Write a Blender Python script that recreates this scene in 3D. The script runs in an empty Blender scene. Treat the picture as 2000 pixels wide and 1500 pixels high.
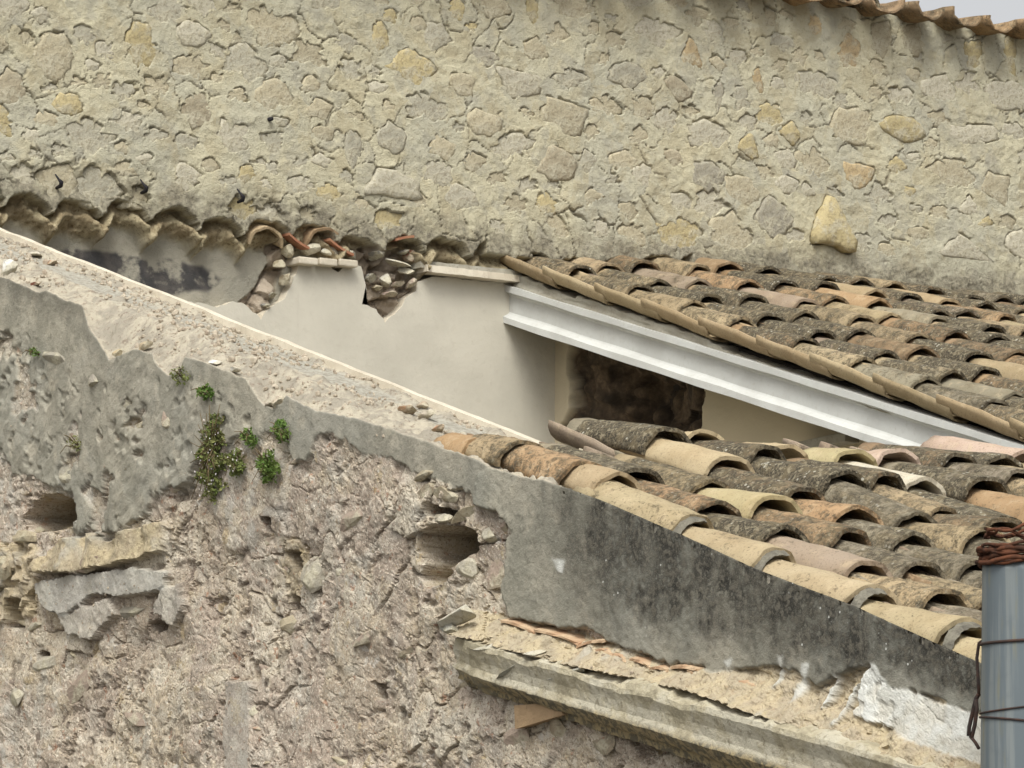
import bpy, bmesh, math, random
import numpy as np
from mathutils import Vector, Matrix
random.seed(7)
rng = np.random.default_rng(11)
sc = bpy.context.scene
R = math.radians

# ------------------------------------------------------------------ camera, sky, sun, exposure
AZ, EL, ROLL, FPX = 0.61349, 0.12712, 0.00238, 7154.5       # heading, pitch, roll, focal length in pixels of a 2000 px frame
CAM = np.array([-5.76573, -12.88567, -2.61034])
TAN = 0.32165                                               # roof pitch
_v = np.array([math.sin(AZ)*math.cos(EL), math.cos(AZ)*math.cos(EL), math.sin(EL)])
_r0 = np.array([math.cos(AZ), -math.sin(AZ), 0.0]); _u0 = np.cross(_r0, _v)
_r = math.cos(ROLL)*_r0 + math.sin(ROLL)*_u0
_u = -math.sin(ROLL)*_r0 + math.cos(ROLL)*_u0
cd = bpy.data.cameras.new('camera'); cam = bpy.data.objects.new('camera', cd); sc.collection.objects.link(cam)
cd.sensor_width = 36.0; cd.lens = FPX/2000*36.0; cd.clip_start = 0.1; cd.clip_end = 3000
cam.matrix_world = Matrix(((_r[0], _u[0], -_v[0], CAM[0]), (_r[1], _u[1], -_v[1], CAM[1]), (_r[2], _u[2], -_v[2], CAM[2]), (0, 0, 0, 1)))
sc.camera = cam

SUN_EL, SUN_AZ = R(52), R(222)     # azimuth measured from +Y towards +X
world = bpy.data.worlds.new('World'); sc.world = world; world.use_nodes = True
wn = world.node_tree.nodes; wl = world.node_tree.links
bg = wn['Background']
sky = wn.new('ShaderNodeTexSky'); sky.sky_type = 'NISHITA'; sky.sun_disc = False
sky.sun_elevation = SUN_EL; sky.sun_rotation = SUN_AZ; sky.air_density = 1.0; sky.dust_density = 6.0; sky.ozone_density = 1.0
hsv = wn.new('ShaderNodeHueSaturation'); hsv.inputs['Saturation'].default_value = 0.10   # a white overcast sky all round
wl.new(sky.outputs['Color'], hsv.inputs['Color']); wl.new(hsv.outputs['Color'], bg.inputs['Color'])
bg.inputs['Strength'].default_value = 0.15
sd_ = bpy.data.lights.new('sun', 'SUN'); sun = bpy.data.objects.new('sun', sd_); sc.collection.objects.link(sun)
sd_.energy = 1.15; sd_.angle = R(26); sd_.color = (1.0, 0.985, 0.86)
_sd = Vector((math.sin(SUN_AZ)*math.cos(SUN_EL), math.cos(SUN_AZ)*math.cos(SUN_EL), math.sin(SUN_EL)))
sun.rotation_euler = _sd.to_track_quat('Z', 'Y').to_euler(); sun.location = (-6, -10, 12)
sc.view_settings.view_transform = 'Standard'; sc.view_settings.look = 'None'
sc.view_settings.exposure = 0.38; sc.view_settings.gamma = 1.0; sc.view_settings.use_curve_mapping = False

# ------------------------------------------------------------------ geometry of the place: photo point -> point on a real plane
def ray(px, py): return _v + _r*(px-1000)/FPX + _u*(750-py)/FPX
def onx(px, py, X): d = ray(px, py); return CAM + d*(X-CAM[0])/d[0]
def ony(px, py, Y): d = ray(px, py); return CAM + d*(Y-CAM[1])/d[1]
def onroof(px, py, off=0.0): d = ray(px, py); s = (TAN*CAM[1]+off-CAM[2])/(d[2]-TAN*d[1]); return CAM + d*s
def proj(X, Y, Z):
    q0, q1, q2 = X-CAM[0], Y-CAM[1], Z-CAM[2]
    D = q0*_v[0]+q1*_v[1]+q2*_v[2]
    return 1000+FPX*(q0*_r[0]+q1*_r[1]+q2*_r[2])/D, 750-FPX*(q0*_u[0]+q1*_u[1]+q2*_u[2])/D

# ------------------------------------------------------------------ noise
def _h(ix, iy, s):
    n = (ix.astype(np.int64)*374761393 + iy.astype(np.int64)*668265263 + s*974634777) & 0xffffffff
    n = ((n ^ (n >> 13))*1274126177) & 0xffffffff
    n = ((n ^ (n >> 15))*2246822519) & 0xffffffff
    return ((n ^ (n >> 16)) & 0xffffff)/float(0xffffff)
def vnoise(x, y, s=0):
    ix = np.floor(x); iy = np.floor(y); fx = x-ix; fy = y-iy
    fx = fx*fx*fx*(fx*(fx*6-15)+10); fy = fy*fy*fy*(fy*(fy*6-15)+10)
    a = _h(ix, iy, s); b = _h(ix+1, iy, s); c = _h(ix, iy+1, s); d = _h(ix+1, iy+1, s)
    return (a+(b-a)*fx)*(1-fy)+(c+(d-c)*fx)*fy
def fbm(x, y, o=4, s=0, g=0.5):
    t = 0; a = 1; n = 0
    for k in range(o):
        t = t + a*(vnoise(x+17.3*k, y-9.1*k, s+k)*2-1); n += a; a *= g; x = x*2.03; y = y*2.03
    return t/n
def worley(x, y, s=0):
    ix = np.floor(x); iy = np.floor(y)
    f1 = np.full(np.shape(x), 9.0); f2 = f1.copy(); cid = np.zeros(np.shape(x))
    for dx in (-1, 0, 1):
        for dy in (-1, 0, 1):
            cx = ix+dx; cy = iy+dy
            px = cx+_h(cx, cy, s); py = cy+_h(cx, cy, s+91)
            d = np.hypot(px-x, py-y); m = d < f1
            f2 = np.where(m, f1, np.minimum(f2, d)); cid = np.where(m, _h(cx, cy, s+53), cid); f1 = np.where(m, d, f1)
    return f1, f2, cid
def facets(x, y, s=0, tilt=.5):
    """angular broken-stone relief: every cell its own tilted plane, with a crack between cells"""
    ix = np.floor(x); iy = np.floor(y)
    f1 = np.full(np.shape(x), 9.0); f2 = f1.copy(); hgt = np.zeros(np.shape(x))
    for dx in (-1, 0, 1):
        for dy in (-1, 0, 1):
            cx = ix+dx; cy = iy+dy
            ox = x-(cx+_h(cx, cy, s)); oy = y-(cy+_h(cx, cy, s+91))
            d = np.abs(ox)*.55+np.hypot(ox, oy)*.6+np.abs(oy)*.2; m = d < f1
            pl = _h(cx, cy, s+53)+tilt*((_h(cx, cy, s+7)-.5)*ox+(_h(cx, cy, s+8)-.5)*oy)*2
            f2 = np.where(m, f1, np.minimum(f2, d)); hgt = np.where(m, pl, hgt); f1 = np.where(m, d, f1)
    return hgt, f2-f1
def terrace(n, k):
    q = n*k; fl = np.floor(q); return (fl+.35*(q-fl)+.65*sstep(.72, .95, q-fl))/k
def sstep(a, b, x):
    t = np.clip((x-a)/(b-a), 0, 1); return t*t*(3-2*t)
def sdpoly(U, V, poly, pad=60):
    p = np.array(poly, float); out = np.full(U.shape, float(pad))
    m = (U > p[:, 0].min()-pad) & (U < p[:, 0].max()+pad) & (V > p[:, 1].min()-pad) & (V < p[:, 1].max()+pad)
    x = U[m]; y = V[m]
    if x.size == 0: return out
    d = np.full(x.shape, 1e9); ins = np.zeros(x.shape, bool)
    for i in range(len(p)):
        a = p[i]; b = p[(i+1) % len(p)]; e = b-a
        t = np.clip(((x-a[0])*e[0]+(y-a[1])*e[1])/(e@e+1e-9), 0, 1)
        d = np.minimum(d, np.hypot(x-a[0]-t*e[0], y-a[1]-t*e[1]))
        c = ((a[1] <= y) != (b[1] <= y))
        if e[1] != 0: ins ^= c & (x < a[0]+(y-a[1])*e[0]/e[1])
    out[m] = np.where(ins, -d, d)
    return out

# ------------------------------------------------------------------ object helpers
def link(o): sc.collection.objects.link(o); return o
def tag(o, label=None, cat=None, group=None, kind=None):
    if label: o['label'] = label
    if cat: o['category'] = cat
    if group: o['group'] = group
    if kind: o['kind'] = kind
    return o
def child(o, par):
    o.parent = par
    m = Matrix.Identity(4)
    q = par
    while q: m = Matrix.Translation(-Vector(q.location)) @ m if q.parent is None else m; q = q.parent
    o.matrix_parent_inverse = m
    return o
def empty(name, loc, label, cat, group=None):
    o = bpy.data.objects.new(name, None); link(o); o.location = loc; o.empty_display_size = 0.1
    return tag(o, label, cat, group)
def meshobj(name, verts, faces, mat, par=None, smooth=False, bevel=0):
    me = bpy.data.meshes.new(name); me.from_pydata([tuple(v) for v in verts], [], faces); me.update()
    if bevel:
        bm = bmesh.new(); bm.from_mesh(me); bmesh.ops.bevel(bm, geom=bm.edges[:], offset=bevel, segments=2, affect='EDGES', profile=0.6); bm.to_mesh(me); bm.free()
    return fromdata(name, me, mat, par, smooth)
def fromdata(name, me, mat, par=None, smooth=False):
    if mat is not None and not me.materials: me.materials.append(mat)
    if smooth:
        me.polygons.foreach_set('use_smooth', np.ones(len(me.polygons), bool))
    o = bpy.data.objects.new(name, me); link(o)
    if par: child(o, par)
    return o
def gridobj(name, X, Y, Z, mat, par=None, keep=None, masks=None, flip=False, smooth=True):
    """a sheet of rows x columns points; masks = dict of float vertex attributes"""
    n, m = X.shape
    co = np.stack([X, Y, Z], -1).reshape(-1, 3).astype(np.float32)
    idx = np.arange(n*m).reshape(n, m)
    q = np.stack([idx[:-1, :-1], idx[:-1, 1:], idx[1:, 1:], idx[1:, :-1]], -1).reshape(-1, 4)
    if flip: q = q[:, ::-1]
    if keep is not None:
        k = keep.reshape(-1); q = q[k[q].all(1)]
    me = bpy.data.meshes.new(name)
    me.vertices.add(len(co)); me.vertices.foreach_set('co', co.ravel())
    me.loops.add(q.size); me.loops.foreach_set('vertex_index', q.ravel().astype(np.int32))
    me.polygons.add(len(q)); me.polygons.foreach_set('loop_start', np.arange(0, q.size, 4, dtype=np.int32))
    me.update(calc_edges=True)
    for k, a in (masks or {}).items():
        at = me.attributes.new(k, 'FLOAT', 'POINT'); at.data.foreach_set('value', np.asarray(a, np.float32).ravel())
    return fromdata(name, me, mat, par, smooth)
def boxm(x0, x1, y0, y1, z0, z1):
    v = [(x, y, z) for x in (x0, x1) for y in (y0, y1) for z in (z0, z1)]
    f = [(0, 1, 3, 2), (4, 6, 7, 5), (0, 4, 5, 1), (2, 3, 7, 6), (0, 2, 6, 4), (1, 5, 7, 3)]
    return v, f
def tube(name, pts, rad, mat, par=None, n=8):
    v = []; f = []; P = [Vector(p) for p in pts]
    for i, p in enumerate(P):
        t = (P[min(i+1, len(P)-1)]-P[max(i-1, 0)]).normalized()
        a = t.cross(Vector((0.31, 0.87, 0.38))).normalized(); b = t.cross(a)
        rr = rad[i] if isinstance(rad, (list, tuple)) else rad
        for k in range(n):
            w = 2*math.pi*k/n; v.append(p + a*math.cos(w)*rr + b*math.sin(w)*rr)
    for i in range(len(P)-1):
        for k in range(n):
            f.append((i*n+k, i*n+(k+1) % n, (i+1)*n+(k+1) % n, (i+1)*n+k))
    f.append(tuple(range(n-1, -1, -1))); f.append(tuple((len(P)-1)*n+k for k in range(n)))
    return meshobj(name, v, f, mat, par, True)

# ------------------------------------------------------------------ materials
class NT:
    def __init__(s, name, rough=0.92):
        s.m = bpy.data.materials.new(name); s.m.use_nodes = True; s.t = s.m.node_tree; s.n = s.t.nodes; s.l = s.t.links
        s.b = s.n['Principled BSDF']; s.b.inputs['Roughness'].default_value = rough; s.b.inputs['Specular IOR Level'].default_value = 0.25
        tc = s.n.new('ShaderNodeTexCoord'); s.co = tc.outputs['Object']
    def set(s, sock, v):
        if hasattr(v, 'is_linked') or hasattr(v, 'links'): s.l.new(v, sock)
        else:
            if isinstance(v, tuple) and len(v) == 3 and sock.type == 'RGBA': v = v+(1,)
            sock.default_value = v
    def noise(s, scale, detail=6, rough=0.55, co=None, dist=0.0):
        n = s.n.new('ShaderNodeTexNoise'); n.inputs['Scale'].default_value = scale; n.inputs['Detail'].default_value = detail
        n.inputs['Roughness'].default_value = rough; n.inputs['Distortion'].default_value = dist
        s.l.new(co or s.co, n.inputs['Vector']); return n.outputs['Fac']
    def vor(s, scale, co=None, feat='F1'):
        n = s.n.new('ShaderNodeTexVoronoi'); n.feature = feat; n.inputs['Scale'].default_value = scale; s.l.new(co or s.co, n.inputs['Vector']); return n.outputs['Distance']
    def ramp(s, f, lo, hi, a=0.0, b=1.0):
        n = s.n.new('ShaderNodeMapRange'); n.interpolation_type = 'SMOOTHSTEP'; s.set(n.inputs['Value'], f)
        s.set(n.inputs['From Min'], lo); s.set(n.inputs['From Max'], hi); n.inputs['To Min'].default_value = a; n.inputs['To Max'].default_value = b
        return n.outputs['Result']
    def math(s, op, a, b=0.0):
        n = s.n.new('ShaderNodeMath'); n.operation = op; s.set(n.inputs[0], a); s.set(n.inputs[1], b); return n.outputs[0]
    def mix(s, f, a, b, blend='MIX'):
        n = s.n.new('ShaderNodeMix'); n.data_type = 'RGBA'; n.blend_type = blend
        s.set(n.inputs[0], f); s.set(n.inputs[6], a); s.set(n.inputs[7], b); return n.outputs[2]
    def attr(s, name):
        n = s.n.new('ShaderNodeAttribute'); n.attribute_name = name; return n.outputs['Fac']
    def mapping(s, scale):
        n = s.n.new('ShaderNodeMapping'); n.inputs['Scale'].default_value = scale; s.l.new(s.co, n.inputs['Vector']); return n.outputs['Vector']
    def bump(s, h, dist=0.004, strength=1.0, prev=None):
        n = s.n.new('ShaderNodeBump'); n.inputs['Distance'].default_value = dist; n.inputs['Strength'].default_value = strength
        s.set(n.inputs['Height'], h)
        if prev: s.l.new(prev, n.inputs['Normal'])
        return n.outputs['Normal']
    def done(s, col, normal=None):
        s.set(s.b.inputs['Base Color'], col)
        if normal: s.l.new(normal, s.b.inputs['Normal'])
        return s.m

def mat_backwall():
    t = NT('lime_mortar')
    n1 = t.noise(2.2, 5); n2 = t.noise(9, 6); n3 = t.noise(60, 5, 0.7); n4 = t.noise(200, 2)
    c = t.mix(t.ramp(n1, .40, .62), (.53, .488, .345), (.475, .45, .34))
    c = t.mix(t.ramp(n2, .52, .64, 0, .5), c, (.50, .44, .29))
    c = t.mix(t.ramp(t.noise(5.3, 6, .65), .53, .66, 0, .6), c, (.36, .34, .275))
    c = t.mix(t.ramp(n3, .53, .68, 0, .5), c, (.25, .22, .16))
    cl = t.attr('cell'); sm_ = t.ramp(t.noise(13, 5, .65), .42, .56, 1, .15)
    c = t.mix(t.math('MULTIPLY', t.ramp(cl, .62, .68, 0, .55), sm_), c, (.40, .345, .225))
    c = t.mix(t.math('MULTIPLY', t.ramp(cl, .36, .30, 0, .5), sm_), c, (.345, .325, .265))
    c = t.mix(t.math('MULTIPLY', t.attr('crack'), .7), c, (.15, .125, .085))
    # coarse grey skim just above the old roof line
    st = t.math('MULTIPLY', t.attr('skirt'), t.ramp(t.noise(14, 6, .7), .38, .58, .45, 1.0))
    c = t.mix(st, c, t.mix(t.ramp(n3, .35, .65), (.30, .27, .20), (.15, .134, .098)))
    # ochre bedding mortar of the torn-off tiles
    oc = t.mix(t.ramp(n2, .42, .58), (.37, .315, .20), (.25, .20, .12))
    oc = t.mix(t.ramp(n3, .45, .7), oc, (.15, .11, .06))
    c = t.mix(t.attr('ochre'), c, oc)
    sm = t.mix(t.ramp(n2, .4, .7), (.36, .335, .27), (.28, .265, .215))
    c = t.mix(t.attr('grey'), c, sm)
    bk = t.mix(t.ramp(n2, .4, .6), (.06, .058, .058), (.11, .10, .092))
    c = t.mix(t.math('MULTIPLY', t.attr('black'), t.ramp(t.noise(8, 4, .6), .38, .50)), c, bk)
    c = t.mix(t.attr('core'), c, t.mix(t.ramp(n2, .42, .6), (.25, .20, .145), (.40, .335, .26)))
    h = t.math('ADD', t.math('MULTIPLY', n3, .8), t.math('ADD', t.math('MULTIPLY', n4, .4), t.math('MULTIPLY', t.noise(24, 5, .6), .9)))
    return t.done(c, t.bump(h, .009, .9))
def mat_nearwall():
    t = NT('old_render_and_rubble')
    n1 = t.noise(3, 5); n2 = t.noise(13, 6, .6); n3 = t.noise(55, 6, .7); n4 = t.noise(170, 3, .7); n5 = t.noise(6.5, 6, .65)
    # rubble and lime core
    c = t.mix(t.ramp(n2, .40, .60), (.45, .375, .275), (.53, .465, .365))
    c = t.mix(t.ramp(t.attr('lvl'), .35, .65, 0, .75), c, t.mix(t.ramp(n2, .42, .6), (.44, .36, .295), (.50, .44, .37)))
    c = t.mix(t.ramp(t.attr('cell'), .72, .78, 0, .6), c, (.50, .455, .37)); c = t.mix(t.math('MULTIPLY', t.ramp(t.attr('cell'), .10, .14), t.ramp(t.attr('cell'), .34, .38, .65, 0)), c, (.30, .245, .195))
    c = t.mix(t.math('MULTIPLY', t.attr('crev'), .55), c, (.17, .135, .10))
    c = t.mix(t.ramp(n5, .55, .64, 0, .7), c, (.36, .335, .285))
    c = t.mix(t.ramp(t.noise(1.9, 6, .65), .50, .60, 0, .5), c, (.34, .27, .215)); c = t.mix(t.ramp(t.noise(3.7, 5, .6), .56, .64, 0, .45), c, (.44, .40, .335))
    c = t.mix(t.ramp(t.noise(21, 6, .7), .56, .64, 0, .7), c, (.60, .54, .44))
    c = t.mix(t.ramp(n3, .54, .63, 0, .62), c, (.22, .175, .13))
    c = t.mix(t.ramp(n4, .56, .68, 0, .5), c, (.58, .52, .42))
    c = t.mix(t.ramp(t.noise(27, 4), .64, .69, 0, .65), c, (.30, .15, .085))
    c = t.mix(t.ramp(t.noise(7.5, 5, .7), .60, .66, 0, .6), c, (.40, .31, .17))
    c = t.mix(t.ramp(t.noise(115, 4, .75), .555, .60, 0, .75), c, (.15, .12, .09)); c = t.mix(t.ramp(t.noise(140, 3, .7), .58, .63, 0, .7), c, (.66, .60, .50))
    c = t.mix(t.ramp(t.noise(11, 5, .6), .635, .68, 0, .75), c, (.16, .125, .10)); c = t.mix(t.ramp(t.noise(9, 5, .65), .63, .68, 0, .6), c, (.58, .55, .49)); c = t.mix(.05, c, (0, 0, 0))
    c = t.mix(t.math('MULTIPLY', t.attr('tan'), .85), c, t.mix(t.ramp(n2, .4, .6), (.47, .39, .245), (.36, .30, .20)))
    c = t.mix(t.math('MULTIPLY', t.attr('tan'), t.ramp(n3, .52, .64, 0, .7)), c, (.20, .155, .10))
    # cement render
    g = t.mix(t.ramp(n5, .42, .58), (.255, .243, .195), (.345, .322, .258))
    g = t.mix(t.ramp(t.noise(2, 4), .45, .6, 0, .5), g, (.29, .29, .25))
    g = t.mix(t.ramp(n2, .54, .66, 0, .5), g, (.40, .36, .28))
    g = t.mix(t.ramp(n3, .54, .66, 0, .6), g, (.15, .14, .11))
    g = t.mix(t.ramp(t.noise(1, 5, .65, t.mapping((9, 9, 2.2))), .54, .66, 0, .5), g, (.17, .165, .135))
    c = t.mix(t.attr('render'), c, g)
    c = t.mix(t.math('MULTIPLY', t.attr('pale'), .9), c, t.mix(t.ramp(n2, .3, .7), (.36, .36, .33), (.44, .425, .38)))
    # black weather crust
    dk = t.mix(t.ramp(n3, .44, .60), (.034, .032, .027), (.115, .105, .083))
    sm = t.math('MULTIPLY', t.attr('stain'), t.ramp(t.math('ADD', t.math('MULTIPLY', n3, .55), t.math('MULTIPLY', n2, .45)), .40, .52, .50, 1.0))
    sm = t.math('MULTIPLY', sm, t.ramp(t.noise(1, 5, .65, t.mapping((14, 14, 3.5))), .34, .60, .70, 1.0))
    c = t.mix(sm, c, dk)
    vs = t.vor(42); spot = t.math('MULTIPLY', t.math('MULTIPLY', t.ramp(vs, .10, .16, 1, 0), t.attr('stain')), t.ramp(t.noise(9, 3), .56, .62))
    c = t.mix(spot, c, (.5, .5, .46))
    c = t.mix(t.attr('white'), c, t.mix(t.ramp(n2, .35, .7), (.60, .60, .56), (.46, .45, .40)))
    c = t.mix(t.attr('top'), c, t.mix(t.ramp(n2, .42, .58), (.425, .38, .295), (.30, .27, .215)))
    c = t.mix(t.math('MULTIPLY', t.attr('top'), t.ramp(n3, .54, .64, 0, .75)), c, (.20, .15, .11))
    c = t.mix(t.math('MULTIPLY', t.attr('topgrey'), .85), c, t.mix(t.ramp(n3, .42, .6), (.40, .38, .32), (.26, .24, .195)))
    h = t.math('ADD', t.math('MULTIPLY', n3, .8), t.math('MULTIPLY', n4, .3))
    return t.done(c, t.bump(h, .008, .9))
def mat_tile():
    t = NT('clay_tile', .95)
    oi = t.n.new('ShaderNodeObjectInfo')
    va = t.n.new('ShaderNodeVectorMath'); va.operation = 'MULTIPLY_ADD'
    cx = t.n.new('ShaderNodeCombineXYZ')
    for i, k in enumerate((37.0, 53.0, 19.0)): t.l.new(t.math('MULTIPLY', oi.outputs['Random'], k), cx.inputs[i])
    va.inputs[1].default_value = (1, 1, 1); t.l.new(t.co, va.inputs[0]); t.l.new(cx.outputs[0], va.inputs[2]); co = va.outputs[0]
    n1 = t.noise(9, 6, .6, co); n2 = t.noise(38, 6, .7, co); n3 = t.noise(150, 3, .7, co); n4 = t.noise(22, 5, .65, co)
    base = oi.outputs['Color']
    c = t.mix(t.ramp(n1, .35, .7, 0, .55), base, t.mix(.5, base, (.55, .42, .24), 'MULTIPLY'))
    c = t.mix(t.ramp(n4, .5, .7, 0, .4), c, (.50, .40, .26))
    sx = t.n.new('ShaderNodeSeparateXYZ'); t.l.new(t.co, sx.inputs[0])
    bare = t.ramp(sx.outputs['Y'], -.405, -.36)                      # the upper end was long covered by the next tile
    amt = t.math('MULTIPLY', oi.outputs['Alpha'], bare)
    thr = t.math('SUBTRACT', .74, t.math('MULTIPLY', amt, .36))
    f = t.math('ADD', t.math('MULTIPLY', n1, .30), t.math('ADD', t.math('MULTIPLY', n2, .40), t.math('MULTIPLY', n3, .30)))
    lich = t.ramp(f, t.math('SUBTRACT', thr, .08), t.math('ADD', thr, .07))
    dark = t.mix(t.ramp(n3, .42, .60), (.040, .034, .024), (.13, .11, .075))
    dark = t.mix(t.ramp(n4, .48, .60, 0, .7), dark, (.15, .12, .072))
    dark = t.mix(t.ramp(t.noise(60, 3, .6, co), .54, .62, 0, .75), dark, (.27, .235, .16))
    c = t.mix(lich, c, dark)
    sp = t.math('MULTIPLY', t.math('MULTIPLY', t.ramp(t.vor(48, co), .16, .27, 1, 0), t.ramp(t.noise(14, 3, .5, co), .52, .62)), t.ramp(amt, .45, .9))
    c = t.mix(sp, c, (.42, .40, .33))
    c = t.mix(t.ramp(n3, .54, .66, 0, .5), c, (.14, .11, .07))
    h = t.math('ADD', t.math('MULTIPLY', n2, t.math('ADD', .35, lich)), t.math('MULTIPLY', n3, .35))
    return t.done(c, t.bump(h, .006, .8))
def mat_stone():
    t = NT('field_stone', .9)
    oi = t.n.new('ShaderNodeObjectInfo'); base = oi.outputs['Color']
    n1 = t.noise(12, 6, .65); n2 = t.noise(45, 6, .7); n3 = t.noise(140, 3)
    c = t.mix(t.ramp(n1, .47, .58, 0, .8), base, (.49, .45, .335))                  # mortar smeared over it
    c = t.mix(t.ramp(n2, .48, .62, 0, .55), c, t.mix(.75, base, (.45, .40, .32), 'MULTIPLY'))
    c = t.mix(t.ramp(n3, .56, .68, 0, .4), c, (.17, .15, .115))
    return t.done(c, t.bump(t.math('ADD', t.math('MULTIPLY', n2, .9), t.math('MULTIPLY', n1, .9)), .008, .9))
def mat_simple(name, a, b, scale=8, fine=70, spec=None, rough=.92, bump=.003, darkc=None, dk=0.4):
    t = NT(name, rough)
    n1 = t.noise(scale, 5); n2 = t.noise(fine, 5, .7)
    c = t.mix(t.ramp(n1, .35, .68), a, b)
    if darkc: c = t.mix(t.ramp(n2, .52, .75, 0, dk), c, darkc)
    return t.done(c, t.bump(n2, bump, .7))
M_back = mat_backwall(); M_near = mat_nearwall(); M_tile = mat_tile(); M_stone = mat_stone()
M_plaster = mat_simple('cream_plaster', (.555, .52, .435), (.485, .455, .38), 3.2, 26, bump=.0035, darkc=(.44, .405, .33), dk=.45)
M_plasteredge = mat_simple('fresh_plaster_edge', (.62, .56, .45), (.52, .46, .36), 9, 60, bump=.004, darkc=(.35, .30, .22), dk=.5)
M_room = mat_simple('room_plaster', (.46, .38, .26), (.42, .34, .235), 3, 80, bump=.0015)
def mat_cornice():
    t = NT('weathered_lime_cornice'); n2 = t.noise(7, 6, .65); n3 = t.noise(48, 6, .7); b = t.attr('band')
    c = t.mix(t.ramp(n2, .42, .6), (.52, .48, .375), (.44, .385, .265))
    c = t.mix(t.ramp(n3, .53, .64, 0, .6), c, (.22, .19, .13))
    low = t.mix(t.ramp(n3, .42, .58), (.34, .27, .15), (.13, .115, .08))
    c = t.mix(t.ramp(t.math('ADD', b, t.math('MULTIPLY', n2, .03)), -.046, -.024, 1, 0), c, low)
    c = t.mix(t.math('MULTIPLY', t.ramp(n2, .54, .62), .40), c, t.mix(t.ramp(n3, .45, .6), (.16, .15, .11), (.30, .27, .20)))
    return t.done(c, t.bump(n3, .010, 1.0))
M_cornice = mat_cornice()
M_bed = mat_simple('mortar_bed', (.36, .34, .28), (.29, .265, .21), 11, 60, bump=.006, darkc=(.15, .135, .105), dk=.6)
M_beam = mat_simple('white_paint', (.55, .555, .53), (.48, .48, .455), 5, 60, rough=.85, bump=.0015, darkc=(.40, .385, .33), dk=.5)
M_ground = mat_simple('street_paving', (.16, .155, .145), (.12, .115, .105), 2, 40)
M_floor = mat_simple('screed', (.46, .43, .37), (.40, .37, .31), 2, 40)
M_iron = mat_simple('black_iron', (.02, .02, .025), (.035, .03, .03), 40, 200)
M_rust = mat_simple('rusty_wire', (.12, .045, .022), (.045, .022, .014), 40, 160, bump=.002)
M_wire = mat_simple('dark_wire', (.045, .035, .032), (.07, .04, .03), 60, 200)
M_leaf = mat_simple('leaf_green', (.10, .175, .035), (.17, .23, .06), 20, 60, rough=.6)
M_dryleaf = mat_simple('olive_leaf', (.13, .17, .045), (.21, .21, .08), 20, 60)
M_stem = mat_simple('dry_stem', (.15, .11, .055), (.10, .075, .04), 20, 60)
M_petal = mat_simple('white_petal', (.72, .68, .66), (.65, .58, .58), 30, 90)
M_red = mat_simple('red_clay', (.30, .13, .075), (.36, .19, .11), 20, 80, bump=.003)
M_dark = mat_simple('shade_dark_wood', (.05, .042, .035), (.03, .027, .024), 10, 60)  # near-black colour stands in for deep shade under the roof
def mat_pipe():
    t = NT('galvanised_pipe', .55); t.b.inputs['Metallic'].default_value = 0.25
    st = t.noise(1, 5, .6, t.mapping((38, 38, 1.4))); n2 = t.noise(16, 5, .6)
    c = t.mix(t.ramp(st, .42, .58), (.125, .148, .16), (.185, .205, .205))
    c = t.mix(t.ramp(n2, .5, .75, 0, .5), c, (.12, .14, .15))
    c = t.mix(t.ramp(t.noise(1, 4, .6, t.mapping((20, 20, 2.2))), .57, .70, 0, .75), c, (.20, .18, .09))
    return t.done(c, t.bump(n2, .002, .3))
M_pipe = mat_pipe()

# ------------------------------------------------------------------ the setting
v, f = boxm(-60, 60, -60, 60, -4.45, -4.25)
tag(meshobj('ground', v, f, M_ground), kind='structure')
v, f = boxm(.44, 3.6, -7.4, .05, -2.9, -2.62)
tag(meshobj('room_floor', v, f, M_floor), kind='structure')

# ------------------------------------------------------------------ stones
def stone_outline(sx, sz, n=14, rough=.16, shape=None):
    th = np.linspace(0, 2*np.pi, n, endpoint=False)
    if shape is not None:
        p = np.array(shape, float)
        ang = np.arctan2(p[:, 1], p[:, 0]); rad = np.hypot(p[:, 0], p[:, 1]); o = np.argsort(ang); ang = ang[o]; rad = rad[o]
        r = []
        for t in th:   # ray / polygon edge intersection
            best = rad.max()
            for i in range(len(ang)):
                a = p[o][i]; b = p[o][(i+1) % len(ang)]; d = np.array([math.cos(t), math.sin(t)]); e = b-a
                den = d[0]*e[1]-d[1]*e[0]
                if abs(den) < 1e-9: continue
                s = (a[0]*e[1]-a[1]*e[0])/den; u = (a[0]*d[1]-a[1]*d[0])/den
                if s > 0 and -1e-6 <= u <= 1+1e-6: best = s; break
            r.append(best)
        r = np.array(r); return th, np.hypot(np.cos(th)*r*sx, np.sin(th)*r*sz), np.arctan2(np.sin(th)*r*sz, np.cos(th)*r*sx)
    k = rng.integers(4, 7); ph = rng.random()*6.28
    # random convex-ish polygon
    ca = np.sort((np.arange(k)+rng.uniform(-.3, .3, k))/k*2*np.pi)+ph
    pts = [(math.cos(a)*(1+rng.uniform(-.12, .12)), math.sin(a)*(1+rng.uniform(-.12, .12))) for a in ca]
    return stone_outline(sx, sz, n, rough, pts)
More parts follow.
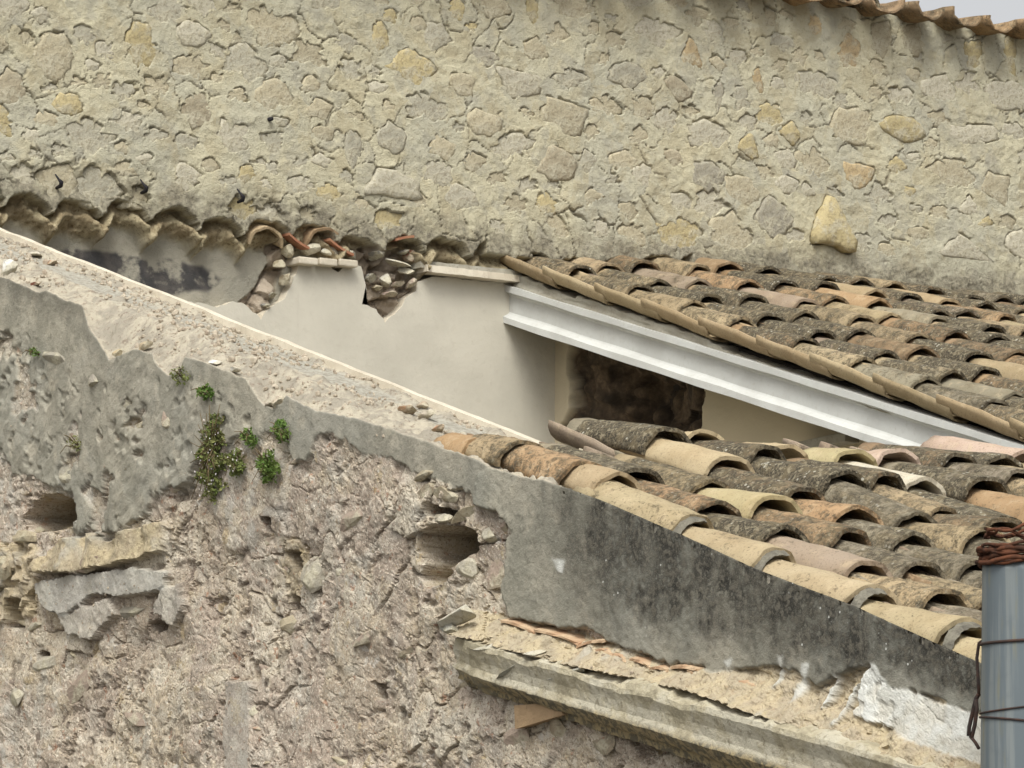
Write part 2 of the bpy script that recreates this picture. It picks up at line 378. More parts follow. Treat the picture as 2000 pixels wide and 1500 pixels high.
def stone_mesh(name, r, th, relief, back=.05, tilt=0.0, dome=.010, axis='y', edge=.0005):
    """boundary (r, th) in the wall plane; returns a closed chunky stone whose face looks along -Y (axis y) or -X (axis x)"""
    n = len(r); V = []; F = []
    rings = ((1.0, back), (1.0, edge), (.82, -dome*.6), (.42, -dome))
    for k, (s, d) in enumerate(rings):
        for i in range(n):
            jx = rng.uniform(-1, 1)*relief if k > 1 else 0
            x = math.cos(th[i])*r[i]*s; z = math.sin(th[i])*r[i]*s
            V.append((x, d+jx+tilt*z, z))
    V.append((0, -dome+rng.uniform(-1, 1)*relief, 0)); c = len(V)-1
    for k in range(3):
        for i in range(n):
            a = k*n+i; b = k*n+(i+1) % n; F.append((a, b, b+n, a+n))
    for i in range(n): F.append((3*n+i, 3*n+(i+1) % n, c))
    if axis == 'x': V = [(y, -x, z) for x, y, z in V]
    me = bpy.data.meshes.new(name); me.from_pydata(V, [], F); me.update(); me.materials.append(M_stone)
    me.polygons.foreach_set('use_smooth', np.ones(len(me.polygons), bool))
    return me
def rocky(name, c, s, mat, par, col=None, seed=0, sub=2, rough=.22):
    bm = bmesh.new(); bmesh.ops.create_icosphere(bm, subdivisions=sub, radius=1.0)
    r = np.random.default_rng(seed); pl = [(Vector(r.normal(size=3)).normalized(), r.uniform(.36, .74)) for _ in range(13)]
    for w in bm.verts:
        for nrm, dd in pl:
            e = w.co.dot(nrm)-dd
            if e > 0: w.co -= nrm*e
        w.co *= 1+rough*.35*r.uniform(-1, 1)
        w.co = Vector((w.co.x*s[0], w.co.y*s[1], w.co.z*s[2]))
    bmesh.ops.rotate(bm, verts=bm.verts, cent=(0, 0, 0), matrix=Matrix.Rotation(r.uniform(-.4, .4), 3, 'Y') @ Matrix.Rotation(r.uniform(-.4, .4), 3, 'X'))
    me = bpy.data.meshes.new(name); bm.to_mesh(me); bm.free()
    o = fromdata(name, me, mat); o.location = c
    if par: child(o, par)
    if col is not None: o.color = (*col, 1)
    return o
STONE_COL = {'y': (.46, .36, .15), 'o': (.45, .30, .13), 't': (.42, .36, .24), 'g': (.33, .32, .27), 'p': (.50, .47, .385), 'b': (.28, .225, .15), 'd': (.22, .21, .19), 'k': (.38, .285, .235), 'r': (.33, .16, .10)}

# ------------------------------------------------------------------ back wall of rubble (looks along -Y)
back = empty('rubble_wall', (3.6, .1, -2.6), 'tall beige rubble stone wall filling the upper half behind the roofs', 'wall')
x = np.arange(-.75, 7.25, .0054); z = np.arange(-.62, 1.56, .0056)
X, Z = np.meshgrid(x, z)
U, V = proj(X, 0*X, Z)
H = .012*fbm(X*1.1, Z*1.1, 3, 3) + .007*fbm(X*6, Z*6, 4, 8) + .0022*fbm(X*40, Z*40, 3, 21)      # outward relief of the mortar
# trowel-smeared ridges
H += .006*np.abs(fbm(X*4+Z*2, Z*9, 4, 31))
H += .008*terrace(fbm(X*5.5+.3*fbm(X*14, Z*14, 3, 5), Z*6.5, 4, 33), 4.0)+.004*fbm(X*18, Z*22, 3, 34)
qx = X*6.2+.35*fbm(X*9, Z*9, 3, 201); qz = Z*7.6+.35*fbm(X*9, Z*9, 3, 202)
cellv, cellc = facets(qx, qz, 203, .25)
gate = sstep(.02, .22, fbm(X*4.2, Z*4.2, 4, 204)+.10)
upper = np.zeros_like(cellc); upper[:-1] = np.clip((cellc[1:]-cellc[:-1])*14, -1, 1)      # crack only along the upper side of a hidden stone
crk = sstep(.035, .006, cellc)*gate*sstep(-.25, .15, upper)
H += .0045*(cellv-.5)*gate-.016*crk
# scalloped lower edge where the old roof tiles were bedded
sx0, SP = .953, .225
ph = (X-sx0)/SP; arch = np.sqrt(np.clip(1-(2*np.abs(ph-np.round(ph)))**2*1.25, 0, 1))
rise = .09*sstep(3.5, 4.6, X)
jit = (_h(np.round(ph), np.zeros_like(ph), 5)-.5)*.035
zs = -.052 + .055*arch*(.75+.5*_h(np.round(ph), np.ones_like(ph), 9)) + rise + jit + .016*fbm(X*9, X*0, 3, 77) + .010*fbm(X*40, Z*6, 3, 78)
zs = np.where(X > 4.3, -.05+rise, zs)
zs = np.where((X > 3.18) & (X < 3.42), np.minimum(zs, -.03), zs)
t = zs-Z                                                    # depth below that edge
below = t > 0
cav = sstep(.0, .012, t)
lump = np.clip(1-(2*np.abs(ph-np.round(ph)+.5*np.sign(ph-np.round(ph))*-1))**2, 0, 1)
lumpb = np.exp(-((t-.078)/.036)**2)*(.55+.45*np.cos(2*np.pi*(ph+.5)))*(.5+vnoise(ph*1.3, ph*0, 4))
Hb = -.095 + .07*lumpb + .034*fbm(X*10, Z*13, 5, 40, .62) + .02*terrace(fbm(X*22, Z*26, 4, 41), 4) + .03*np.exp(-((t-.06)/.03)**2)
deep = sstep(.10, .15, t+.03*fbm(X*7, X*0, 3, 66))
Hb = Hb*(1-deep) + deep*(-.10 + .006*fbm(X*5, Z*5, 4, 44))
core = sstep(-3, 3, -sdpoly(U, V, [(540, 470), (600, 470), (590, 500), (575, 525), (560, 570), (535, 600), (510, 625), (480, 600), (520, 560), (545, 520)])+6*fbm(X*20, Z*20, 3, 9))
core = np.maximum(core, sstep(-3, 3, -sdpoly(U, V, [(690, 480), (735, 480), (800, 485), (830, 520), (830, 560), (790, 610), (750, 640), (700, 620)])+6*fbm(X*20, Z*20, 3, 10)))
cid, f2 = facets(X*13, Z*15, 12, .9)
Hc = -.135 + .05*cid-.02*sstep(.1, 0, f2) + .012*fbm(X*30, Z*30, 3, 13)
Hb = np.where(below, Hb*(1-core)+Hc*core, Hb)
# the smooth grey lower band and its edge against the plaster
H = np.where(below, H*(1-cav)+Hb*cav, H)
skirt = np.exp(-np.clip(-t, 0, 9)/.055)*(~below)
skirt = np.clip(skirt*1.35*(1+.5*sstep(4.2, 5, X))+.5*sstep(.12+.05, .02, -t+.05*fbm(X*5, Z*5, 3, 2))*(~below), 0, 1)
och = np.where(below, cav*(1-deep), 0); grey = np.where(below, deep, 0)
blk = sstep(-6, 6, -sdpoly(U, V, [(60, 470), (200, 480), (330, 500), (420, 515), (455, 540), (430, 562), (360, 572), (250, 580), (100, 540)])+10*fbm(X*12, Z*12, 3, 5))
# --- stones
stones = []   # px, py, w, h, colour, proud, shape
TRI = [(-.25, 1), (.05, 1.05), (1, -.75), (.7, -1), (-.9, -.8), (-.95, -.45)]
FLAT = [(-1, .8), (1, .8), (.95, .1), (.5, -.9), (-.4, -1), (-.95, 0)]
stones += [(1625, 437, 80, 92, 'y', .035, TRI), (1460, 290, 42, 52, 'y', .006, None), (1542, 262, 44, 46, 'y', .008, None), (1762, 252, 90, 48, 'y', .008, None),
           (1676, 342, 56, 48, 'o', .004, FLAT), (1322, 173, 62, 58, 'b', .006, None), (945, 241, 62, 56, 't', .006, None), (765, 272, 58, 62, 'g', .004, None),
           (903, 165, 58, 52, 't', .004, None), (742, 74, 34, 56, 'y', .004, None), (275, 86, 62, 92, 'y', .004, None), (106, 106, 84, 92, 't', .004, None),
           (132, 205, 56, 46, 'y', .004, None), (20, 170, 60, 62, 'b', .004, None), (385, 217, 62, 62, 'b', .004, None), (1350, 105, 44, 54, 'o', .004, [(-.2, 1), (.2, .9), (1, -.9), (-1, -.7)]),
           (1657, 104, 46, 74, 'o', .003, None), (892, 20, 30, 48, 'y', .003, None), (968, 14, 64, 44, 't', .003, None), (1040, 22, 26, 56, 'y', .003, None),
           (1228, 146, 76, 54, 'g', .004, None), (1380, 343, 64, 62, 'd', .004, None), (1088, 320, 70, 70, 'b', .007, None), (1012, 160, 104, 62, 'p', .004, None),
           (770, 360, 108, 56, 'p', .010, [(-1, -.8), (1, -.8), (.7, .5), (.2, .8), (-.5, .9)]), (900, 388, 74, 54, 'p', .004, None), (1508, 425, 78, 78, 'd', .003, None),
           (1402, 190, 22, 74, 'd', .003, None), (1886, 487, 104, 50, 'p', .004, [(-1, -.6), (1, -.7), (.4, .3), (-.2, 1), (-.6, .2)]), (1448, 195, 40, 56, 'g', .003, None),
           (1900, 110, 38, 76, 'y', .002, None), (1975, 110, 44, 80, 'y', .002, None), (1480, 160, 30, 46, 'o', .003, None), (1312, 310, 44, 44, 'b', .004, None),
           (690, 290, 34, 84, 'g', .004, None), (1120, 155, 80, 44, 'g', .003, None), (945, 110, 62, 44, 'd', .003, None), (850, 75, 56, 60, 'g', .003, None),
           (1780, 75, 54, 62, 't', .002, None), (1720, 75, 40, 80, 't', .002, None), (1070, 400, 40, 44, 'y', .003, None), (1590, 50, 26, 44, 'o', .002, None), (1500, 35, 30, 44, 't', .002, None)]
occ = [(s[0], s[1], max(s[2], s[3])) for s in stones]
tries = 0
while len(stones) < 296 and tries < 9000:
    tries += 1
    px = rng.uniform(-260, 2230); py = rng.uniform(-110, 520)
    lim = 385+(px)*.078 if px < 1500 else 500
    if py > lim-10 or ony(px, py, 0.0)[2] > 1.27: continue
    w = rng.uniform(30, 112); h = rng.uniform(.62, 1.05)*min(w, 80)
    if any((px-a)**2+((py-b)*1.12)**2 < (.44*(max(w, h)+c)+3)**2 for a, b, c in occ): continue
    occ.append((px, py, max(w, h)))
    stones.append((px, py, w, h, rng.choice(list('ttggppttgptypt')), rng.uniform(-.003, .004), None))
for (px, py, w, h, cl, proud, shape) in stones:
    P = ony(px, py, 0.0); k = abs(ony(px+1, py, 0.0)[0]-P[0]); kz = abs(ony(px, py+1, 0.0)[2]-P[2])
    _, r, th = stone_outline(w*k*.56, h*kz*.56, 21, shape=shape)
    r = r*(1+rng.uniform(-.10, .10, len(r)))
    o = np.argsort(th); r, th = r[o], th[o]
    me = stone_mesh('stone', r, th, .0020 if proud < .03 else .006, .05, tilt=-.012 if proud < .03 else .12, dome=.002+max(0, proud)*.5)
    ob = bpy.data.objects.new('stone', me); link(ob)
    c = (np.array(STONE_COL[cl])*(.58 if cl in 'yo' else .5)+np.array((.48, .435, .315))*(.42 if cl in 'yo' else .5))*rng.uniform(.88, 1.08); ob.color = (*c, 1)
    # mortar around it: open crack over the top edge, smeared over the bottom edge
    m = (np.abs(X-P[0]) < w*k*.75+.03) & (np.abs(Z-P[2]) < h*kz*.75+.03)
    dx = X[m]-P[0]; dz = Z[m]-P[2]; rho = np.hypot(dx, dz); an = np.arctan2(dz, dx)
    rr = np.interp(an, np.r_[th-2*np.pi, th, th+2*np.pi], np.r_[r, r, r])
    sd = rho-rr+.010*fbm(X[m]*38, Z[m]*38, 4, 60)
    up = sstep(.0, .35, np.sin(an+rng.uniform(-.6, .6))+1.5*fbm(an*2.6+px, an*0, 3, int(px) % 97)-.30)
    if proud > .02: up = np.ones_like(up)
    cover = .004+.045*vnoise(an*1.7+py, an*0+px, 8)*min(1, w/60)
    cut = up*rng.uniform(.0012, .0050)-(1-up)*cover
    hh = H[m]; base = hh.mean()+.0005
    inside = sd < cut
    hh = hh+.0018*up*np.exp(-np.clip(sd-cut, 0, 1)/.010)      # slightly curled lip
    hh = hh+(base+.0012-hh)*(1-up)*np.exp(-np.clip(sd-cut, 0, 1)/.035)    # feathered down onto the stone elsewhere
    H[m] = np.where(inside, base-.018, hh)
    ob.location = (P[0], -base-proud*.7+.002+rng.uniform(-.001, .002), P[2]); child(ob, back)
gridobj('mortar_face', X, -H, Z, M_back, back, keep=Z < 1.34, masks=dict(skirt=skirt, ochre=och*(1-core), grey=grey*(1-core), black=blk*grey, core=core*below, cell=cellv*(~below), crack=crk*(~below)))
v, f = boxm(-3.0, -.75, .0, .3, -4.3, 1.33); meshobj('wall_body', v, f, M_back, back)
v, f = boxm(-.75, 7.25, .19, .3, -4.3, 1.31); meshobj('wall_body', v, f, M_back, back)
v, f = boxm(7.25, 9.5, .0, .3, -4.3, 1.33); meshobj('wall_body', v, f, M_back, back)
# iron pins left in the wall
for (px, py) in ((113, 358), (279, 368), (468, 386), (528, 232)):
    P = Vector(ony(px, py, -.012))
    if py < 300: tube('iron_pin', [P+Vector((0, .03, 0)), P+Vector((0, -.012, -.002))], .009, M_iron, back)
    else: tube('iron_pin', [P+Vector((-.012, .0, .035)), P+Vector((-.008, -.022, .012)), P+Vector((0, -.03, 0)), P+Vector((.004, -.018, -.012)), P+Vector((.004, .02, -.016))], [.003, .005, .009, .009, .006], M_iron, back)

# ------------------------------------------------------------------ barrel tiles
def tile_mesh(name, seed, L=.43, wl=.092, hl=.088, wu=.072, hu=.062, th=.0125):
    r = np.random.default_rng(seed); n = 12; m = 7; V = []; F = []
    lip = r.uniform(-.004, .004, n+1); skew = r.uniform(-.012, .012); sag = r.uniform(-.003, .003)
    for side in (0, 1):
        for j in range(m+1):
            s = j/m; w = wu+(wl-wu)*s; h = hu+(hl-hu)*s
            for i in range(n+1):
                a = math.pi*(i/n); 
                ww = w-th*side; hh = h-th*side*.95
                xx = -math.cos(a)*ww; zz = math.sin(a)**.92*hh-h if side == 0 else math.sin(a)**.92*hh-h
                yy = -L*(1-s)+(lip[i] if j in (0, m) else 0)+skew*(math.cos(a))
                nz = .0022*math.sin(i*1.7+j*1.1+seed*3)+.0016*math.sin(j*2.3+seed)
                V.append((xx+nz*.7, yy, zz+nz+sag*math.sin(math.pi*s)))
    S = (m+1)*(n+1)
    for j in range(m):
        for i in range(n):
            a = j*(n+1)+i; b = a+1; c = b+n+1; d = a+n+1
            F.append((a, d, c, b)); F.append((S+a, S+b, S+c, S+d))
    for i in range(n):
        a = i; F.append((a, a+1, S+a+1, S+a)); a = m*(n+1)+i; F.append((a+1, a, S+a, S+a+1))
    for j in range(m):
        a = j*(n+1); d = a+n+1; F.append((d, a, S+a, S+d)); a += n; d = a+n+1; F.append((a, d, S+d, S+a))
    me = bpy.data.meshes.new(name); me.from_pydata(V, [], F); me.update(); me.materials.append(M_tile)
    # smooth along the barrel, crisp at the rim
    me.polygons.foreach_set('use_smooth', np.array([i < 2*m*n for i in range(len(F))]))
    return me
TILES = [tile_mesh('roof_tile', k) for k in range(8)]
SHORT = [tile_mesh('roof_tile', 60+k, L=.20, wl=.094, hl=.080, wu=.086, hu=.072) for k in range(3)]
CHANV = [tile_mesh('channel_tile', 40+k, L=.45, wl=.080, hl=.062, wu=.092, hu=.070, th=.008) for k in range(3)]
CHAN = [tile_mesh('channel_tile', 20+k, wl=.090, hl=.062, wu=.080, hu=.055) for k in range(3)]
TC = {'o': (.37, .25, .14), 't': (.36, .28, .17), 'y': (.44, .375, .215), 'c': (.415, .335, .21), 'm': (.30, .235, .175), 'w': (.56, .51, .40), 'p': (.46, .36, .28), 'b': (.28, .195, .115), 'g': (.27, .235, .17)}
def put_tile(name, par, low, up, col, lich, flip=False, yaw=0.0, rollv=0.0, meshes=None, scale=1.0):
    low = Vector(low); d = (low-Vector(up)).normalized()
    X0 = Vector((-1, 0, 0)) if not flip else Vector((1, 0, 0))
    Zv = X0.cross(d).normalized(); Xv = d.cross(Zv).normalized()
    m = Matrix((Xv, d, Zv)).transposed().to_4x4() @ Matrix.Rotation(yaw, 4, 'Z') @ Matrix.Rotation(rollv, 4, 'Y')
    me = (meshes or TILES)[rng.integers(len(meshes or TILES))]
    o = bpy.data.objects.new(name, me); link(o); q_ = rng.uniform(.9, 1.08); o.color = (*[c*q_*rng.uniform(.985, 1.015) for c in TC[col]], lich)
    o.matrix_world = Matrix.Translation(low) @ m @ Matrix.Scale(scale, 4)
    mw = o.matrix_world.copy(); o.parent = par; o.matrix_parent_inverse = Matrix.Translation(-Vector(par.location)); o.matrix_basis = mw
    return o
def rnd_tile():
    c = rng.choice(list('ottmbgtcto')); l = float(np.clip(rng.normal(.74, .17), .25, 1))
    if rng.random() < .10: l = .3
    return c, l

# ---- large roof behind the beam
broof = empty('tiled_roof', (4.8, -1.5, -.7), 'lichen darkened clay barrel tile roof resting on the white beam below the rubble wall', 'roof')
XC0 = 3.465
for k in range(0, 17):
    xc = XC0+SP*k; off = .085*float(sstep(3.4, 4.6, np.array(xc)))
    ph0 = rng.uniform(0, .33)
    ys = [-.18-ph0*.6-.365*i for i in range(16)]
    ptop = -.02 if xc < 4.3 else .05
    for i, y0 in enumerate(ys):
        if y0 < -4.9: break
        u_, v_ = proj(xc, y0, TAN*y0+off)
        if u_ > 2500 or v_ > 1120: continue
        j = rng.uniform(-.006, .008); y0 += rng.uniform(-.03, .03)
        low = (xc+rng.uniform(-.008, .008), y0, TAN*y0+off+j); yu = y0-(-.42)
        if i == 0 and xc < 4.3: yu = y0+.42
        up = (xc+rng.uniform(-.008, .008), yu, TAN*yu+off-.030-rng.uniform(0, .010))
        c, l = rnd_tile()
        if k == 0: l = max(l, .55)
        put_tile('roof_tile', broof, low, up, c, l, yaw=rng.uniform(-.02, .02), rollv=rng.uniform(-.06, .06))
    xh = xc-SP*.5
    for i in range(15):
        y0 = -.31-.36*i
        if y0 < -4.9: break
        u_, v_ = proj(xh, y0, TAN*y0+off-.1)
        if u_ > 2500 or v_ > 1120: continue
        zo = -.122+off
        if k == 0: xx = 3.366; zo = -.116
        else: xx = xh
        put_tile('channel_tile', broof, (xx, y0+rng.uniform(-.02, .02), TAN*y0+zo), (xx, y0+.42, TAN*(y0+.42)+zo+.016), rng.choice(list('tcyt')) if k == 0 else rng.choice(list('bgm')), .05 if k == 0 else .6, True, meshes=CHANV if k == 0 else CHAN)
# deck below
def slope_slab(name, x0, x1, y0, y1, ztop, zbot, mat, par):
    V = []
    for xx in (x0, x1):
        for yy in (y0, y1):
            for zz in (zbot, ztop): V.append((xx, yy, TAN*yy+zz))
    F = [(0, 1, 3, 2), (4, 6, 7, 5), (0, 4, 5, 1), (2, 3, 7, 6), (0, 2, 6, 4), (1, 5, 7, 3)]
    return meshobj(name, V, F, mat, par)
slope_slab('roof_deck', 3.42, 7.3, -5.2, .02, -.125, -.17, M_dark, broof)
# rough mortar bed between beam and verge tiles
yy = np.arange(-4.6, .02, .008); tt = np.linspace(0, 1, 26)
Yg, Tg = np.meshgrid(yy, tt)
sd0 = np.where(Tg < .45, Tg/.45, 1.0)
Xg = 3.326+.016*fbm(Yg*5, Tg*3, 3, 9)+np.where(Tg < .45, 0, (Tg-.45)/.55*.16)
st = .012*np.floor(vnoise(Yg*3.2, Yg*0, 3)*3)
Zg = TAN*Yg-.172+sd0*(.030+st)+np.where(Tg > .45, .012*(Tg-.45)+.008*fbm(Yg*18, Tg*9, 4, 14), 0)
Zg += .006*fbm(Yg*30, Tg*6, 3, 17)
gridobj('mortar_bed', Xg, Yg, Zg, M_bed, broof, flip=False)

# ------------------------------------------------------------------ white beam
beam = empty('roof_beam', (3.35, -1.8, -.9), 'white painted I-section beam sloping under the edge of the rear tiled roof', 'beam')
prof = [(3.296, 0), (3.296, -.026), (3.318, -.034), (3.326, -.046), (3.326, -.116), (3.318, -.124), (3.290, -.140), (3.290, -.168), (3.415, -.168), (3.415, -.140), (3.372, -.126), (3.366, -.05), (3.410, -.026), (3.410, 0)]
V = []; F = []; NS = 60; n = len(prof)
for i in range(NS+1):
    y0 = .06-4.6*i/NS
    for (a, b) in prof:
        V.append((a+.0016*math.sin(i*1.3+a*90), y0, -.170+y0*.306+b+.0014*math.sin(i*.9+b*70)))
for i in range(NS):
    for k in range(n): F.append((i*n+k, (i+1)*n+k, (i+1)*n+(k+1) % n, i*n+(k+1) % n))
F.append(tuple(range(n))); F.append(tuple(NS*n+k for k in range(n-1, -1, -1)))
bo = meshobj('beam_body', V, F, M_beam, beam)
bm = bmesh.new(); bm.from_mesh(bo.data); bmesh.ops.recalc_face_normals(bm, faces=bm.faces); bm.to_mesh(bo.data); bm.free()

# ------------------------------------------------------------------ cream plaster on the back wall, inside the open well
def jag(poly, step=7, amp=2.2, closed=True, seed=0):
    out = []; r = np.random.default_rng(seed)
    for i in range(len(poly)):
        a = np.array(poly[i], float); b = np.array(poly[(i+1) % len(poly)], float); L = np.hypot(*(b-a)); k = max(1, int(L/step))
        for j in range(k):
            q = a+(b-a)*j/k; out.append(tuple(q+(r.uniform(-amp, amp, 2) if (j and L < 140) else 0)))
    return out
def sheet_from_px(name, poly, Yf, thick, mat, matedge, par, axis='y'):
    f = (lambda p: ony(p[0], p[1], Yf)) if axis == 'y' else (lambda p: onx(p[0], p[1], Yf))
    P = [Vector(f(p)) for p in poly]; n = len(P); dv = Vector((0, thick, 0)) if axis == 'y' else Vector((thick, 0, 0))
    bm = bmesh.new()
    a = [bm.verts.new(p) for p in P]; b = [bm.verts.new(p+dv) for p in P]
    fr = bm.faces.new(a); fr.material_index = 0
    for i in range(n):
        q = bm.faces.new((a[i], b[i], b[(i+1) % n], a[(i+1) % n])); q.material_index = 1
    bmesh.ops.triangulate(bm, faces=[fr]); bmesh.ops.recalc_face_normals(bm, faces=bm.faces)
    me = bpy.data.meshes.new(name); bm.to_mesh(me); bm.free(); me.materials.append(mat); me.materials.append(matedge)
    return fromdata(name, me, None, par)
plw = empty('plaster_wall', (2.6, .03, -2.6), 'smooth cream plastered wall with broken top edge inside the roofless well', 'wall')
PL = [(300, 580), (395, 592), (425, 600), (455, 588), (478, 594), (510, 624), (516, 612), (532, 598), (556, 584), (566, 562), (574, 540), (580, 534), (582, 515), (590, 511), (640, 514), (650, 526), (661, 532), (672, 519), (705, 520), (711, 544), (716, 566), (707, 594), (718, 596), (735, 604), (752, 630), (780, 604), (792, 582), (813, 568), (816, 550), (850, 540), (925, 547), (1002, 554), (1130, 560), (1130, 1300), (300, 1300)]
sheet_from_px('plaster_coat', jag(PL, 7, 1.8, seed=3), .045, .09, M_plaster, M_plasteredge, plw)
# a thin paler skim still clinging round the break
def strip(name, pts_px, Y0, d, h, mat, par, seed):
    r = np.random.default_rng(seed); V = []; F = []; pts = jag(pts_px, 9, 0, seed=seed); pts = pts[:-1] if len(pts) > 2 else pts
    P = [Vector(ony(p[0], p[1], Y0)) for p in pts]; n = len(P)
    for p in P:
        j = r.uniform(-.0015, .0015); dd = d+r.uniform(-.003, .002)
        V += [p+Vector((0, -dd, -h*.5+j)), p+Vector((0, -dd+.004, h*.5+j)), p+Vector((0, .05, h*.5+j)), p+Vector((0, .05, -h*.5+j))]
    for i in range(n-1):
        for k in range(4): F.append((i*4+k, i*4+(k+1) % 4, i*4+4+(k+1) % 4, i*4+4+k))
    F += [(3, 2, 1, 0), tuple((n-1)*4+k for k in range(4))]
    return meshobj(name, V, F, mat, par)
# string course on top of the plaster: little bricks left, moulding right
for i, (a, b) in enumerate(((583, 622), (624, 660), (662, 700))):
    P = ony(a, 505+.1*(a-583), .0); Q = ony(b, 505+.1*(b-583), .0)
    v, f = boxm(P[0], Q[0]-.004, -.005, .12, P[2]-.020+.004*i, P[2]+.010+.004*i); meshobj('brick', v, f, M_plasteredge, plw, bevel=.006)
for i, (px, py, w, h, cl) in enumerate(((560, 488, 40, 30, 't'), (600, 487, 45, 26, 'p'), (640, 492, 42, 26, 'p'), (682, 498, 34, 26, 'p'), (556, 545, 22, 30, 'b'), (545, 515, 24, 20, 't'), (530, 578, 16, 14, 'd'), (520, 596, 14, 12, 'd'),
        (735, 500, 40, 24, 'd'), (775, 515, 60, 16, 'p'), (795, 530, 40, 18, 'p'), (752, 551, 34, 34, 'p'), (735, 563, 22, 18, 'b'), (775, 555, 22, 16, 'k'), (722, 540, 24, 26, 'd'), (800, 500, 26, 24, 'r'), (790, 492, 20, 18, 'd'), (762, 574, 36, 20, 'k'), (800, 556, 18, 18, 'k'))):
    P = ony(px, py, .06); k = .0026
    rocky('core_stone', P, (w*k*.55, .05, h*.0022*.55), M_stone, plw, STONE_COL[cl], 100+i)
strip('moulding', [(822, 526), (1012, 548), (822, 526)], .03, .05, .03, M_plasteredge, plw, 4)
strip('moulding', [(815, 517), (1012, 537), (815, 517)], .03, .03, .03, M_bed, plw, 6)
# torn tile ends still bedded in the wall
for (px, py, c, ro) in ((532, 436, 'c', 0), (634, 438, 'b', .35)):
    P = ony(px, py, -.02); put_tile('tile_end', back, (P[0], .006, P[2]-.012), (P[0], .4, P[2]+.12), c, .3, rollv=ro, scale=.92)
for (px, py, L_, an) in ((585, 476, .10, .5), (668, 488, .12, .45), (792, 466, .09, -.25)):     # thin red slivers of channel tiles
    P = Vector(ony(px, py, .0)); V = []; F = []
    for i in range(7):
        q = i/6-.5
        for dy, dz in ((0, 0), (0, .011), (.06, .013), (.06, .002)): V.append((P.x+q*L_, P.y+dy, P.z-q*L_*an*(1-.5*q)+dz))
    for i in range(6):
        for k in range(4): F.append((i*4+k, i*4+(k+1) % 4, i*4+4+(k+1) % 4, i*4+4+k))
    F += [(3, 2, 1, 0), (24, 25, 26, 27)]
    meshobj('tile_end', V, F, M_red, back)

# ------------------------------------------------------------------ wall under the beam, with a broken opening
sw = empty('side_wall', (3.57, -2, -2.6), 'shaded ochre plastered wall under the beam with a ragged dark hole', 'wall')
y = np.arange(-4.6, .06, .008); z = np.arange(-1.75, .08, .008)
Yg, Zg = np.meshgrid(y, z); U, V = proj(0*Yg+3.57, Yg, Zg)
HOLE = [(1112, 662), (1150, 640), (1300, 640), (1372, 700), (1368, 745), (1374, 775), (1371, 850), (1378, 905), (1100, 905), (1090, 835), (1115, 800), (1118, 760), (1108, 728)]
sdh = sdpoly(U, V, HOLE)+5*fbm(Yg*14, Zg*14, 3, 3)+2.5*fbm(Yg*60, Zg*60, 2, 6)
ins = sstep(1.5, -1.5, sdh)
f1, f2, cid = worley(Yg*8, Zg*9, 5)
dep = .05+.13*sstep(-30, -110, sdh)+.09*cid*sstep(.1, .5, f1)+.02*fbm(Yg*18, Zg*18, 4, 2)
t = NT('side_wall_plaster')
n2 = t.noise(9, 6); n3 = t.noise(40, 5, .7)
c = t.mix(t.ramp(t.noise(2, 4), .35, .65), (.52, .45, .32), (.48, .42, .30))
c = t.mix(t.attr('hole'), c, t.mix(t.ramp(n2, .35, .65), t.mix(t.ramp(n3, .4, .7), (.10, .072, .048), (.17, .125, .08)), (.04, .031, .023)))  # brown rubble in the hole, darkened in colour to read as deep shade
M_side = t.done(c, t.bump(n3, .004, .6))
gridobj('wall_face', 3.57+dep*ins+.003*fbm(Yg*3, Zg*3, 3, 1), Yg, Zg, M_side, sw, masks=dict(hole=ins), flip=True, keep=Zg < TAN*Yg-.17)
v, f = boxm(3.82, 3.95, -4.6, .05, -2.7, .02); v = [(p, q, TAN*q-.19 if r > -1 else r) for p, q, r in v]; meshobj('wall_body', v, f, M_dark, sw)
P = onx(1618, 864, 3.54); v, f = boxm(3.50, 3.58, P[1]-.15, P[1]+.15, P[2]-.02, P[2]+.02)
v = [(a, b, c+(b-P[1])*-.05) for a, b, c in v]; meshobj('ledge_board', v, f, M_bed, sw, bevel=.004)

# ------------------------------------------------------------------ near gable wall (outer face looks along -X), one sheet: face, then the broken top
near = empty('gable_wall', (.2, -4, -4.25), 'weathered near wall of rubble and grey render with bare sloping broken top', 'wall')
TOP = [(-1000, 165), (-700, 275), (-420, 380), (-200, 455), (0, 540), (8, 541), (80, 572), (96, 568), (128, 586), (166, 597), (178, 640), (196, 665), (210, 686), (220, 703), (238, 696), (269, 683), (301, 690), (306, 707), (322, 725), (332, 735), (356, 722), (366, 698), (395, 704), (486, 741), (504, 774), (518, 791), (535, 800), (556, 786), (563, 774), (620, 802), (700, 818), (765, 838), (867, 873), (923, 893), (965, 915), (1094, 946), (1185, 978), (1340, 1045), (1480, 1110), (1680, 1185), (1900, 1285), (2100, 1370), (2500, 1540)]
tp = np.array([onx(a, b, 0.0) for a, b in TOP]); ty = -tp[:, 1]; tz = tp[:, 2]
ty = np.maximum.accumulate(ty+np.arange(len(ty))*1e-5)
yn = np.arange(.03, 7.3, .0062); zt = np.interp(yn, ty, tz)
zt = zt+np.where(yn < 5.0, .004*fbm(yn*40, yn*0, 3, 4), 0)
NW = 400; wv = np.linspace(0, 1.95, NW)[::-1]
Yf = np.repeat(-yn[None], NW, 0); Wf = np.repeat(wv[:, None], len(yn), 1); Zf = zt[None]-Wf
U, V = proj(0*Yf, Yf, Zf)
